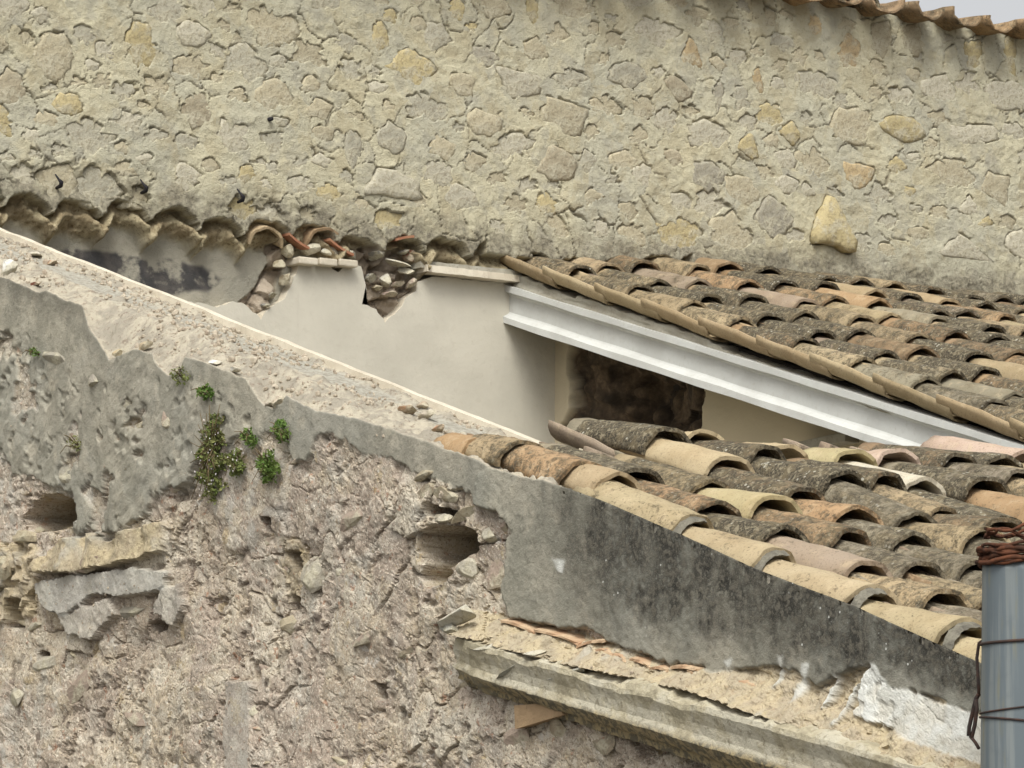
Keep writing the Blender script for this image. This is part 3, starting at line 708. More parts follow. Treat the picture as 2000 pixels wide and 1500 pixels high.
R1 = [(-1300, 0)]+[(a, b-40) for a, b in TOP if -300 < a < 1000]+[(1000, 930), (985, 985), (933, 990), (923, 965), (860, 935), (800, 917), (783, 902), (706, 882), (660, 850), (625, 850), (605, 905), (575, 905), (560, 850), (470, 850), (400, 880), (370, 935), (320, 960), (300, 985), (270, 1020), (215, 1040), (150, 1040), (140, 960), (60, 930), (-1300, 900)]
RD = [(940, 930), (985, 900), (1100, 930), (1190, 950), (1340, 1020), (1480, 1080), (1680, 1150), (1950, 1280), (2400, 1480), (2400, 1560), (1950, 1400), (1895, 1386), (1840, 1366), (1780, 1346), (1742, 1342), (1705, 1296), (1665, 1312), (1600, 1342), (1560, 1312), (1500, 1300), (1480, 1306), (1400, 1310), (1300, 1290), (1200, 1256), (1150, 1226), (1100, 1230), (1000, 1205), (985, 1150), (995, 1060), (1010, 1040), (970, 1000), (935, 988)]
LOW = [(960, 1200), (1100, 1230), (1300, 1290), (1480, 1300), (1560, 1300), (1700, 1290), (1950, 1400), (2400, 1560), (2400, 1760), (1900, 1560), (1330, 1350), (1000, 1270)]
nz = fbm(Yf*22, Zf*22, 4, 3); nz2 = fbm(Yf*70, Zf*70, 2, 33)
def msk(poly, soft=2.0, wob=7, wob2=3): return sstep(-soft, soft, -sdpoly(U, V, poly, 90)+wob*nz+wob2*nz2)
mR = msk(R1, 1.5, 10, 4); mD = msk(RD, 1.5, 6, 4); mL = msk(LOW, 6, 14)*(1-mD)
# render of the left field is thinner and rough low down: rubble shows through
rough_zone = msk([(-600, 640), (0, 655), (60, 664), (112, 690), (150, 745), (250, 700), (330, 740), (420, 760), (520, 830), (560, 860), (600, 920), (150, 1060), (-600, 1100)], 12, 22)
thin = sstep(.12, .42, fbm(Yf*5.5, Zf*5.5, 4, 71)+.25*fbm(Yf*25, Zf*25, 3, 72))*rough_zone
mR = mR*(1-.95*sstep(.35, .6, thin))
# rubble relief
wy = .35*fbm(Yf*5, Zf*5, 3, 1); wz = .35*fbm(Yf*5, Zf*5, 3, 2)
s1, c1_ = facets(Yf*5.2+wy, Zf*7+wz, 21, .5); s2, c2_ = facets(Yf*17+wy*3, Zf*20+wz*3, 22, .8); s3, c3_ = facets(Yf*48, Zf*52, 23, .6)
pit = sstep(.26, .5, fbm(Yf*15, Zf*18, 3, 90))
pat = sstep(-.25, .25, fbm(Yf*2.3, Zf*2.3, 3, 91))
lv = fbm(Yf*2.6+.12*nz, Zf*3.2, 4, 52, .5)
lvl = sstep(-.25, .3, fbm(Yf*3.3, Zf*3.6, 5, 152, .6))
Hn = .022*fbm(Yf*1.6, Zf*1.6, 3, 51)+.040*terrace(lv, 6)+.007*terrace(fbm(Yf*13, Zf*15, 3, 252), 3)+(.020*s1-.022*sstep(.05, .0, c1_))*pat+(.006*s2-.008*sstep(.08, .0, c2_))*(1-.6*pat)+.0012*s3+.0022*fbm(Yf*75, Zf*85, 2, 92)-.010*pit-.016
# smooth remains of lime render inside the rubble field
flat = sstep(.10, .30, fbm(Yf*3.1, Zf*2.6, 3, 61))
rmod = sstep(-.35, .25, fbm(Yf*2.1, Zf*2.4, 4, 63)); pit2 = sstep(.34, .5, fbm(Yf*34, Zf*38, 3, 64))*rmod
Hn = Hn*(.6+.4*rmod)-.014*pit2
Hn = Hn*(1-.45*flat)+flat*.004
Hr = .011+.006*fbm(Yf*3, Zf*3, 3, 53)+.0025*fbm(Yf*30, Zf*30, 3, 54)
stroke = fbm((Yf*.8-Zf*.5)*9, (Yf*.5+Zf*.8)*34, 4, 55)
Hr = Hr+rough_zone*(.0055*stroke+.006*fbm(Yf*9, Zf*9, 4, 56)-.011*sstep(.25, .5, fbm(Yf*20, Zf*20, 3, 57)))
Hd = .014+.004*fbm(Yf*3, Zf*3, 3, 58)+.002*fbm(Yf*50, Zf*50, 3, 59)
H = Hn*(1-mR)+Hr*mR; H = H*(1-mD)+Hd*mD
H = H*(1-mL)+mL*(Hn*.8+.012)
# crumbling bedding that leans out towards the cornice
vu = np.interp(U, [800, 870, 1000, 1100, 1200, 1300, 1480, 1600, 1700, 1840, 1950, 2200], [1165, 1180, 1205, 1230, 1256, 1290, 1306, 1345, 1310, 1366, 1400, 1500])
vl = np.interp(U, [918, 1150, 1390, 1610, 1830, 2250], [1240, 1300, 1352, 1426, 1520, 1710])
lt = np.clip((V-vu)/(vl-vu), 0, 1.2); inl = sstep(880, 925, U+10*nz)*(V > vu)*(V < vl)*(1-mD)
H = H+inl*(.085*lt**1.2+.020*terrace(fbm(Yf*9, Zf*16, 5, 82, .6), 4)+.006*nz2)
# special pieces
PALE = msk([(72, 1140), (130, 1125), (190, 1120), (262, 1108), (335, 1118), (325, 1150), (250, 1165), (190, 1160), (130, 1205), (90, 1185)], 1.5, 3)
H = H*(1-PALE)+PALE*(.019+.006*nz)
PALE2 = msk([(320, 1150), (350, 1140), (362, 1180), (340, 1225), (300, 1195)], 1.5, 3)+msk([(120, 1205), (215, 1165), (225, 1200), (180, 1250), (130, 1235)], 2, 5)
PALE2 = np.clip(PALE2, 0, 1); H = H*(1-PALE2)+PALE2*(.011+.010*nz)
ledge = msk([(78, 1118), (92, 1092), (120, 1052), (160, 1050), (180, 1040), (205, 1062), (235, 1048), (255, 1034), (285, 1030), (322, 1018), (322, 1075), (250, 1100), (160, 1118)], 1.5, 3)
scal = .018*np.cos((U-195)/55*2*np.pi)
H = H*(1-ledge)+ledge*(.022+.7*scal+.010*nz+.02*sstep(1060, 1115, V))
STRIPV = msk([(444, 1330), (490, 1330), (494, 1700), (440, 1700)], 2, 4); H = H*(1-STRIPV)+STRIPV*(.010+.003*nz)
BLK = msk([(0, 1060), (70, 1060), (75, 1110), (75, 1160), (60, 1200), (-40, 1230), (-60, 1080)], 3, 8)
H = H+BLK*(.03*s2+.015*nz)
H1 = msk([(40, 1012), (58, 985), (80, 968), (112, 966), (146, 984), (152, 1012), (112, 1034), (60, 1040)], 3, 3, 1)
H2 = msk([(822, 1045), (850, 1026), (905, 1030), (926, 1045), (926, 1075), (898, 1088), (880, 1112), (862, 1136), (835, 1146), (820, 1130), (832, 1100), (820, 1075)], 3, 4, 1)
tanm = np.clip(ledge+H1*.9+H2*.5+BLK*.8+np.maximum(mL*.8, inl*.85)+.6*msk([(540, 1050), (580, 1050), (590, 1100), (560, 1180), (540, 1170)], 4, 6), 0, 1)
H3 = np.zeros_like(H)
for pp in ([(548, 1160), (572, 1165), (570, 1185), (540, 1190)], [(275, 1215), (312, 1212), (316, 1230), (280, 1238)], [(505, 1008), (525, 1012), (522, 1040), (508, 1038)], [(548, 1078), (575, 1074), (572, 1105), (556, 1120)], [(60, 1270), (84, 1275), (82, 1288), (62, 1285)], [(10, 1170), (40, 1172), (36, 1230), (6, 1226)], [(715, 1330), (740, 1340), (735, 1370), (718, 1365)], [(838, 985), (870, 990), (900, 1010), (870, 1018), (838, 1004)]):
    H3 = np.maximum(H3, msk(pp, 1.5, 5, 2))
H = H*(1-H1)-H1*(.20-.13*sstep(1000, 1030, V)*sstep(40, 70, U)+.06*s1+.04*nz+.02*nz2); H = H*(1-H3)-H3*.11
floor2 = sstep(1075, 1110, V+0*H)         # the lower part of the big putlog hole is a sloping stone
H = H*(1-H2)-H2*((1-floor2)*.34+floor2*(.10-.07*sstep(1110, 1150, V))+.04*s2+.03*nz+.012*nz2)
vtop = np.interp(U, [a for a, b in TOP], [b for a, b in TOP]); vbot = np.interp(U, [960, 1100, 1300, 1480, 1600, 1800, 1950, 2300], [1200, 1230, 1290, 1306, 1345, 1355, 1400, 1520])
stain = mD*(.18+.95*sstep(1.05, .42, (V-vtop)/(vbot-vtop)+.28*nz+.12*nz2))*sstep(980, 1230, U+60*nz)
stain = np.maximum(stain, .55*mR*sstep(55, 5, V-np.interp(U, [a for a, b in TOP], [b for a, b in TOP])+25*nz)*sstep(260, 120, U))
white = np.zeros_like(H)
for pp in ([(1690, 1325), (1712, 1292), (1745, 1345), (1785, 1350), (1840, 1370), (1900, 1392), (2300, 1520), (2300, 1600), (1895, 1478), (1800, 1445), (1745, 1415), (1682, 1400)], [(1528, 1282), (1538, 1280), (1534, 1330), (1520, 1345)], [(1575, 1298), (1588, 1296), (1580, 1360), (1562, 1375)], [(1634, 1320), (1644, 1318), (1636, 1370), (1622, 1385)], [(1675, 1340), (1690, 1330), (1668, 1400), (1650, 1425)], [(1085, 1090), (1112, 1095), (1106, 1118), (1095, 1115)], [(1420, 1292), (1438, 1286), (1430, 1302)]):
    white = np.maximum(white, msk(pp, 2.5, 5, 3) if len(pp) > 6 else msk(pp, 3, 2, 2))
white *= .72+.28*sstep(-.2, .2, nz)
H = H*(1-.85*white)+.85*white*(.014+inl*.05*lt)
zero = np.zeros_like(H)
masks = dict(lvl=lvl, cell=np.clip(s1, 0, 1)*pat,  crev=np.clip(sstep(.06, .0, c1_)*pat+pit, 0, 1), render=np.clip(np.maximum(mR*.9, .85*msk(R1, 26, 34, 8)*(1-.8*sstep(.35, .6, thin)))+mD, 0, 1)*(1-H1), stain=stain, white=white, tan=tanm, pale=np.clip(PALE*.75+PALE2*.5+.5*flat*(1-mR)*(1-mD)*sstep(.0, .4, nz)+STRIPV*.35, 0, 1), top=zero, topgrey=zero)
# the top
NT_ = 64; tv = np.linspace(0, 1, NT_)[1:]
Yt = np.repeat(-yn[None], NT_-1, 0); Tt = np.repeat(tv[:, None], len(yn), 1)
zcap = -TAN*yn-.072-.03*sstep(4.75, 5.0, yn)
e0 = -H[-1]
Xt = e0[None]*(1-Tt)+Tt*.405
wgt = sstep(0, .34, Tt)
f1, f2, cid = worley(Yt*11, Xt*14, 31); k1 = (1-sstep(.15, .6, f1))*cid
g1, g2, gid = worley(Yt*32, Xt*36, 32); k2 = (1-sstep(.15, .6, g1))*gid
tg = sstep(.0, .25, fbm(Yt*1.6, Xt*6, 3, 35)+.35-2.2*np.abs(Tt-.62))
Zt = zt[None]*(1-wgt)+zcap[None]*wgt+(sstep(0, .06, Tt))*((.018*k1+.009*k2+.010*fbm(Yt*14, Xt*14, 4, 36))*(1-.75*tg)-.006)
Zt = np.where(Yt < -4.95, np.minimum(Zt, zcap[None]-.012), Zt)
X3 = np.vstack([-H, Xt]); Y3 = np.vstack([Yf, Yt]); Z3 = np.vstack([Zf, Zt])
rowtop = np.vstack([np.zeros_like(H), sstep(0, .03, Tt)])
for k in masks: masks[k] = np.vstack([masks[k], np.zeros_like(Tt)])
masks['top'] = rowtop; masks['topgrey'] = np.vstack([zero, tg])
wf = gridobj('wall_face', X3, Y3, Z3, M_near, near, masks=masks, flip=True)
soft_ = np.vstack([np.clip(mR+mD, 0, 1), np.zeros_like(Tt)])[:-1, :-1] > .5          # render is smooth, broken core is gritty
wf.data.polygons.foreach_set('use_smooth', soft_.ravel())
# the unseen rest of the wall
v, f = boxm(.36, .40, -7.3, -.02, -4.3, -2.6); meshobj('wall_body', v, f, M_near, near)
v, f = boxm(.0, .36, -7.3, -.03, -4.3, -3.0); v = [(a, b, c if c < -4 else float(np.interp(-b, yn, zt))-1.93) for a, b, c in v]; meshobj('wall_body', v, f, M_near, near)
# inner plaster coat, its top edge a clean cream strip
V = []; F = []; ys = np.arange(.0, 7.3, .05)
for i, q in enumerate(ys):
    j = .004*float(fbm(np.array(q*6), np.array(0.), 3, 2)); zc = -TAN*q-.055+j-.07*float(sstep(4.75, 4.85, np.array(q)))
    w0 = .385+.006*float(fbm(np.array(q*9), np.array(3.), 3, 8))
    V += [(w0, -q, zc-.05), (w0+.004, -q, zc), (.418, -q, zc+.001), (.421, -q, zc-.004), (.421, -q, -2.7)]
for i in range(len(ys)-1):
    for k in range(4): F.append((i*5+k, i*5+k+1, i*5+5+k+1, i*5+5+k))
o = meshobj('plaster_coat', V, F, M_plasteredge, near)

# stones set in the near wall
def near_h(y, zz):
    i = int(np.clip(round((-y-.03)/.0062), 0, len(yn)-1)); w = zt[i]-zz
    j = int(np.clip(round((1.95-w)/1.95*(NW-1)), 0, NW-1)); return H[j, i], mR[j, i], mD[j, i], max(H1[j, i], H2[j, i], H3[j, i]), w
big = [(958, 1122, 82, 112, 'k', .035), (945, 1048, 36, 36, 'p', .03), (905, 1112, 60, 62, 'p', .03), (865, 1015, 70, 26, 'p', .035), (905, 1002, 50, 30, 't', .03), (975, 1030, 30, 44, 'k', .02),
       (600, 1115, 80, 80, 'p', .03), (655, 1115, 36, 60, 'p', .025), (545, 1225, 76, 60, 't', .03), (755, 985, 90, 70, 'k', .025), (690, 1010, 70, 60, 'k', .02), (830, 930, 44, 24, 't', .03), (880, 970, 60, 40, 't', .03), (835, 960, 36, 36, 'b', .02), (15, 1100, 44, 60, 't', .05),
       (40, 1050, 60, 44, 't', .045), (20, 1215, 36, 20, 't', .04), (58, 1222, 40, 22, 'p', .04), (70, 1300, 70, 60, 'p', .03), (25, 1350, 30, 90, 'g', .03), (330, 820, 20, 40, 'k', .02), (245, 790, 26, 46, 'd', .015), (190, 745, 22, 34, 'd', .015), (110, 700, 60, 44, 'g', .02), (130, 925, 44, 40, 'g', .02), (20, 690, 36, 22, 'd', .02), (85, 740, 18, 14, 'p', .02),
       (250, 1190, 90, 50, 'g', .02), (140, 1340, 90, 70, 'k', .02), (1020, 1440, 70, 60, 'k', .02), (1090, 1430, 60, 90, 'b', .02), (1170, 1450, 70, 60, 'b', .02), (700, 1250, 60, 40, 'k', .015), (400, 1380, 50, 60, 'k', .015), (250, 1400, 60, 50, 'k', .015), (650, 1380, 70, 50, 'k', .012)]
ns = list(big); occ = [(a, b, max(c, d)) for a, b, c, d, _, _ in ns]; tries = 0
while len(ns) < 92 and tries < 6000:
    tries += 1; px = rng.uniform(-60, 1300); py = rng.uniform(700, 1520); w = rng.uniform(14, 52); h = w*rng.uniform(.5, 1.1)
    P = onx(px, py, 0.0); hh, a, b, c, ww = near_h(P[1], P[2])
    if (a > .3 and rng.random() < .85) or b > .2 or c > .1 or ww < .06: continue
    if any((px-e)**2+(py-g)**2 < (.5*(w+k)+4)**2 for e, g, k in occ): continue
    occ.append((px, py, w)); ns.append((px, py, w, h, rng.choice(list('kkptgbdkr')), rng.uniform(-.002, .012)))
ns += [(842, 1128, 54, 34, 'p', -.16), (880, 1078, 30, 22, 't', -.12), (40, 1032, 40, 18, 't', -.02), (915, 1040, 26, 26, 't', .0), (820, 1150, 26, 18, 'p', .0)]
for (px, py, w, h, cl, proud) in ns:
    P = onx(px, py, 0.0); kz = abs(onx(px, py+1, 0.)[2]-P[2]); ky = abs(onx(px+1, py, 0.)[1]-P[1])
    hh, a, b, c, ww = near_h(P[1], P[2])
    if c > .3: hh = -.06
    rocky('stone', (-hh+.020-proud*.45, P[1], P[2]), (.030, w*ky*.56, h*kz*.56), M_stone, near, (np.array(STONE_COL[cl])*.6+np.array((.37, .315, .235))*.4)*rng.uniform(.85, 1.08), int(px*7+py), rough=.12)
# pebbles and grit of the exposed core: too many to count
def grit(name, pts, smin, smax, cols, par, seed):
    r = np.random.default_rng(seed); bm = bmesh.new(); bmesh.ops.create_icosphere(bm, subdivisions=1, radius=1.0)
    bv = np.array([q.co[:] for q in bm.verts]); bf = np.array([[q.index for q in fc.verts] for fc in bm.faces]); bm.free()
    V = []; F = []; k = 0
    for p in pts:
        s = r.uniform(smin, smax)**1.0*r.uniform(.4, 1); q = bv*(s*r.uniform(.55, 1.15, 3))*(1+r.uniform(-.25, .25, (len(bv), 1)))
        V.append(q+np.array(p)); F.append(bf+k); k += len(bv)
    V = np.vstack(V); F = np.vstack(F)
    me = bpy.data.meshes.new(name); me.from_pydata(V.tolist(), [], F.tolist()); me.update()
    return tag(fromdata(name, me, cols, par), kind='stuff')
M_grit = mat_simple('lime_grit', (.40, .34, .26), (.27, .215, .165), 30, 120, bump=.003, darkc=(.12, .10, .08), dk=.5)
pts = []
for _ in range(9000):
    px = rng.uniform(-80, 1300); py = rng.uniform(720, 1530); P = onx(px, py, 0.0); hh, a, b, c, ww = near_h(P[1], P[2])
    if (a > .3 and rng.random() < .9) or b > .2 or c > .1 or ww < .02: continue
    if vnoise(np.array(P[1]*6), np.array(P[2]*6), 3) < .42: continue
    pts.append((-hh+.001, P[1], P[2]))
    if len(pts) > 2200: break
grit('wall_grit', pts, .002, .0075, M_grit, near, 3)
pts = []
for _ in range(1500):
    q = rng.uniform(1.0, 4.85); tt_ = rng.uniform(.08, .95)
    if vnoise(np.array(q*3.), np.array(tt_*2), 6) < .38: continue
    i = int((q-.03)/.0062); j = min(int(tt_*(NT_-1)), NT_-2); pts.append((Xt[j, i], -q, Zt[j, i]+.002))
M_rub = mat_simple('broken_mortar', (.47, .41, .32), (.34, .28, .21), 25, 100, bump=.004, darkc=(.16, .11, .08), dk=.6)
grit('top_grit', pts, .004, .016, M_rub, near, 5)

# ------------------------------------------------------------------ cornice on the near wall, its broken ledge and shards
corn_pts = [(.02, .075), (-.03, .062), (-.080, .050), (-.096, .044), (-.098, .030), (-.090, .014), (-.080, -.004), (-.076, -.026), (-.080, -.036), (-.084, -.046), (-.074, -.056), (-.056, -.070), (-.036, -.076), (-.030, -.092), (.02, -.098)]
V = []; F = []; n = len(corn_pts); ys = np.arange(4.50, 7.25, .016); cu = 0
for i, q in enumerate(ys):
    zc = -2.070-.20*(q-4.55)
    nb = float(fbm(np.array(q*5), np.array(1.), 3, 4)); nb2 = float(fbm(np.array(q*26), np.array(5.), 2, 9))
    endf = float(sstep(4.48, 4.66, np.array(q+.03*nb)))
    for k, (a, b) in enumerate(corn_pts):
        aa = a*(.6+.4*endf) if a < 0 else a
        rr = .0012*nb+.0012*nb2*(k % 3)
        if k <= 2: rr += .008*nb+.010*nb2
        if 2 <= k <= 5: rr -= .016*float(sstep(.18, .42, fbm(np.array(q*3.6), np.array(7.), 3, 23)))*(.6+.4*nb2)
        if k >= 11: rr += .006*float(fbm(np.array(q*18), np.array(3.), 3, 19))
        V.append((aa-rr*.7, -q-.02*math.sin(k*2.1)*(1-endf), zc+(b if b > 0 else b*(1+.22*(q-4.5)))+rr))
for i in range(len(ys)-1):
    for k in range(n-1): F.append((i*n+k, (i+1)*n+k, (i+1)*n+k+1, i*n+k+1))
F.append(tuple(range(n)))
me = bpy.data.meshes.new('cornice'); me.from_pydata(V, [], F); me.update(); bm = bmesh.new(); bm.from_mesh(me); bmesh.ops.recalc_face_normals(bm, faces=bm.faces)
bmesh.ops.subdivide_edges(bm, edges=bm.edges[:], cuts=1, use_grid_fill=True)
for w in bm.verts:
    a = float(fbm(np.array(w.co.y*38), np.array(w.co.z*38+w.co.x*20), 3, 6)); w.co.x += .0025*a; w.co.z += .0025*a
bm.to_mesh(me); bm.free()
at = me.attributes.new('band', 'FLOAT', 'POINT'); zz_ = np.array([w.co.z-(-2.070-.20*(-w.co.y-4.55)) for w in me.vertices]); at.data.foreach_set('value', zz_.astype(np.float32))
fromdata('cornice', me, M_cornice, near, False)
# broken slabs on the cornice end
for i, (px, py, w, h, cl) in enumerate(((905, 1203, 100, 26, 'p'), (885, 1228, 60, 26, 'g'), (1010, 1302, 150, 22, 'g'), (1100, 1322, 110, 24, 'g'), (965, 1262, 70, 18, 'p'), (1045, 1278, 60, 18, 'p'))):
    P = onx(px, py, -.07); rocky('mortar_chunk', P, (.045, w*.0021*.5, h*.0013*.55), M_stone, near, STONE_COL[cl], 300+i, sub=2)
def shard(px, py, L, ang, X0=-.025, wid=.05, col=(.40, .20, .10), name='tile_shard', curve=.006):
    """a broken bit of curved clay tile lying in the bedding; seen edge on"""
    P = Vector(onx(px, py, X0)); V = []; F = []; N = 8; th = .007; L *= .8
    for i in range(N+1):
        s = i/N-.5; bend = curve*math.cos(s*3)
        for (dx, dz) in ((0, 0), (0, th), (wid, th+.012), (wid, .012)):
            V.append((dx+rng.uniform(-.003, .003), -s*L*math.cos(ang), -s*L*math.sin(ang)+bend+dz+rng.uniform(-.001, .001)))
    for i in range(N):
        for k in range(4): F.append((i*4+k, (i+1)*4+k, (i+1)*4+(k+1) % 4, i*4+(k+1) % 4))
    F += [(0, 1, 2, 3), tuple(N*4+k for k in (3, 2, 1, 0))]
    o = meshobj(name, V, F, M_shard, near); o.location = P; o.color = (*col, 1)
    o.matrix_parent_inverse = Matrix.Translation(-Vector(near.location)); return o
M_shard = mat_simple('fresh_broken_clay', (.40, .25, .15), (.50, .37, .24), 14, 80, bump=.003, darkc=(.18, .09, .05), dk=.5)
for a in ((1010, 1228, .20, .25), (1085, 1248, .26, .22), (1150, 1262, .14, -.1), (1175, 1278, .12, .15), (1250, 1300, .12, .3), (1285, 1312, .10, .1), (1335, 1310, .14, .1), (1370, 1330, .16, .35), (1450, 1340, .12, .15), (1745, 1440, .14, -.3), (1800, 1430, .08, .6), (1850, 1480, .12, -.5), (1690, 1450, .10, .0), (1210, 1290, .08, .4)):
    shard(*a)
# brick end sticking out under the cornice
A_, B_, C_ = Vector(onx(1004, 1378, -.05)), Vector(onx(1006, 1424, -.05)), Vector(onx(1100, 1396, -.05)); D_ = Vector(onx(1085, 1372, -.05))
P_ = [A_, B_, C_, D_]; V = P_+[p+Vector((.10, 0, .01)) for p in P_]
meshobj('brick', V, [(0, 1, 2, 3), (7, 6, 5, 4), (0, 4, 5, 1), (1, 5, 6, 2), (2, 6, 7, 3), (3, 7, 4, 0)], mat_simple('brick_clay', (.36, .25, .145), (.27, .185, .105), 14, 70, bump=.006, darkc=(.14, .10, .065), dk=.6), near)

# ------------------------------------------------------------------ the strip of roof left in front
froof = empty('tiled_roof', (1.4, -5.4, -1.9), 'remaining strip of mixed tan and grey barrel tiles capping the near wall, lower right', 'roof')
COLS = {0: ([(1360, 1003, 'c', .40), (1520, 1068, 'c', .34), (1710, 1143, 'c', .38), (1895, 1208, 'c', .34), (2080, 1285, 'c', .3)], .112),
        1: ([(1258, 913, 'g', .85), (1403, 976, 'o', .68), (1538, 1024, 'g', .95), (1700, 1095, 'm', .35), (1850, 1150, 't', .6), (2010, 1215, 'g', .6)], .337),
        2: ([(1395, 935, 't', .72), (1520, 966, 'y', .05), (1668, 1030, 'o', .66), (1807, 1096, 'g', .72), (1960, 1160, 't', .6)], .572),
        3: ([(1310, 833, 'g', .98), (1435, 890, 'c', .14), (1575, 950, 'b', .8), (1680, 988, 'o', .52), (1790, 1037, 'g', .72), (1925, 1092, 'g', .7), (2060, 1140, 'g', .7)], .81),
        4: ([(1380, 840, 'c', .18), (1500, 868, 'b', .85), (1660, 917, 'g', 1.0), (1800, 1000, 'g', .68), (1930, 1030, 't', .6), (2070, 1085, 'g', .7)], 1.05),
        5: ([(1540, 868, 'c', .2), (1735, 920, 'b', .9), (1845, 988, 't', .6), (1965, 1010, 'b', .72), (2100, 1060, 'g', .7)], 1.27),
        6: ([(1675, 878, 'y', .2), (1810, 932, 'w', .03), (1972, 1007, 'g', .85), (2110, 1060, 'o', .5)], 1.48),
        7: ([(1758, 876, 'p', .12), (1935, 930, 'g', .85), (2070, 985, 'o', .4)], 1.72),
        8: ([(1880, 884, 'b', .8), (2000, 915, 'g', .7), (2150, 970, 't', .6)], 1.96),
        9: ([(1965, 887, 'g', .9), (2110, 930, 't', .6)], 2.2),
        10: ([(2010, 880, 'p', .05), (2150, 930, 'c', .4)], 2.45),
        11: ([(2140, 905, 'g', .7)], 2.68), 12: ([(2230, 910, 't', .7)], 2.91), 13: ([(2300, 912, 'b', .7)], 3.14)}
FIRST = {0: (1200, 940), 1: (1060, 858), 2: (1200, 882), 3: (1130, 815), 4: (1305, 846), 5: (1425, 862), 6: (1590, 874), 7: (1700, 882), 8: (1775, 872), 9: (1830, 876), 10: (1862, 855)}
for k, (lst, xc) in COLS.items():
    prev = None
    for i, (px, py, c, l) in enumerate(lst):
        L = onx(px, py, xc)
        if prev is None: up = onx(*FIRST[k], xc) if k in FIRST else (xc, L[1]+.40, L[2]+.40*TAN*.6)
        else:
            d = L-prev; up = (prev[0], prev[1]+.05, prev[2]+.05*TAN-.036-rng.uniform(0, .014))
        put_tile('roof_tile', froof, L, up, c, l, yaw=rng.uniform(-.025, .025), rollv=rng.uniform(-.05, .05), scale=1.06 if k == 0 else 1.02, meshes=SHORT if (i == 0 and k in (4, 5, 6, 7)) else None)
        prev = L
    while prev is not None and prev[1] > -6.9 and xc > .2:                    # the rest of the column, out of the picture
        L = np.array([xc, prev[1]-.36, prev[2]-.36*TAN]); c, l = rnd_tile()
        put_tile('roof_tile', froof, L, (prev[0], prev[1]+.05, prev[2]+.05*TAN-.036), c, l, yaw=rng.uniform(-.025, .025), scale=1.02); prev = L
    # channels between this column and the next
    x2 = COLS[k+1][1] if k+1 in COLS else xc+.235
    xm = (xc+x2)/2
    for i in range(9):
        y0 = -4.66-.36*i-.04*(k % 3)
        if k >= 6: y0 += .25
        u_, v_ = proj(xm, y0, TAN*y0)
        if y0 < -7.0: continue
        zo = -.118+.02*float(sstep(.5, 1.6, np.array(xm)))
        put_tile('channel_tile', froof, (xm, y0, TAN*y0+zo), (xm, y0+.42, TAN*(y0+.42)+zo+.016), rng.choice(list('bgtm')), .55, True, meshes=CHAN)
# displaced tiles piled on the wall end of the strip
for (px, py, qx, qy, xx, c, l, sc_) in ((948, 852, 890, 846, .07, 'o', .15, .85), (1030, 861, 955, 846, .09, 't', .55, .98), (1148, 899, 955, 846, .105, 'o', .6, 1.0), (1213, 921, 1110, 892, .125, 't', .3, .95)):
    put_tile('roof_tile', froof, onx(px, py, xx), onx(qx, qy, xx), c, l, scale=sc_, meshes=SHORT if px < 1100 else None)
# channel tiles standing on edge at the cut
for (px, py, xx, c, L_) in ((1215, 877, .60, 'm', .42), (1200, 884, .575, 'w', .22)):
    L = Vector(onx(px, py, xx)); U_ = Vector(onx(1085, 818, xx)) if c == 'm' else Vector(onx(1138, 857, xx)); d = Vector((.085, 0, -.085))
    put_tile('channel_tile', froof, L+d, U_+d, c, .05, True, rollv=-.05, meshes=CHANV, scale=.92 if c == 'm' else .55)
# cut end of the deck and mortar beds
slope_slab('roof_deck', .43, 3.36, -7.3, -4.32, -.125, -.19, M_dark, froof)
M_point = mat_simple('old_pointing', (.20, .185, .145), (.12, .11, .09), 30, 90, bump=.008, darkc=(.08, .075, .06), dk=.6)
# grey pointing at the verge tile ends
for (px, py, c, l) in COLS[0][0][:4]:
    L = onx(px, py, .112); V = []; F = []; N = 14
    for i in range(N+1):
        a = math.pi*(.02+i/N*.55)
        for (dy, k) in ((.004, .92), (-.012, .90), (-.022, .84), (.0, .70)):
            k += rng.uniform(-.02, .02); V.append((.112-math.cos(a)*.097*k, L[1]+dy+rng.uniform(-.003, .003), L[2]-.092+math.sin(a)*.092*k+TAN*dy))
    for i in range(N):
        for q in range(3): F.append((i*4+q, i*4+q+1, i*4+5+q, i*4+4+q))
    meshobj('pointing', V, F, M_point, froof)

# ------------------------------------------------------------------ eaves of the rubble house, upper right
eave = empty('eaves_roof', (5.9, .2, 1.4), 'row of upturned brown eaves tiles overhanging the rubble wall, upper right corner', 'roof')
for i in range(-21, 19):
    xx = 4.40+.238*i; zz = 1.268+.018*max(0, 1)+rng.uniform(-.008, .008)+.0032*max(i, 0)
    put_tile('eaves_tile', eave, (xx, -.17+rng.uniform(-.03, .03), zz), (xx+.02, .3, zz+.03), rng.choice(list('bbo')), .55, True, rollv=rng.uniform(-.25, .1), meshes=CHANV, scale=1.12)
    if 0 <= i < 4: put_tile('eaves_tile', eave, (xx+.13, -.10, zz+.115), (xx+.13, .3, zz+.165), rng.choice(list('bg')), .8, scale=1.1)
v, f = boxm(-3.0, 9.5, .02, .3, 1.30, 1.345); meshobj('eaves_bed', v, f, M_bed, eave)

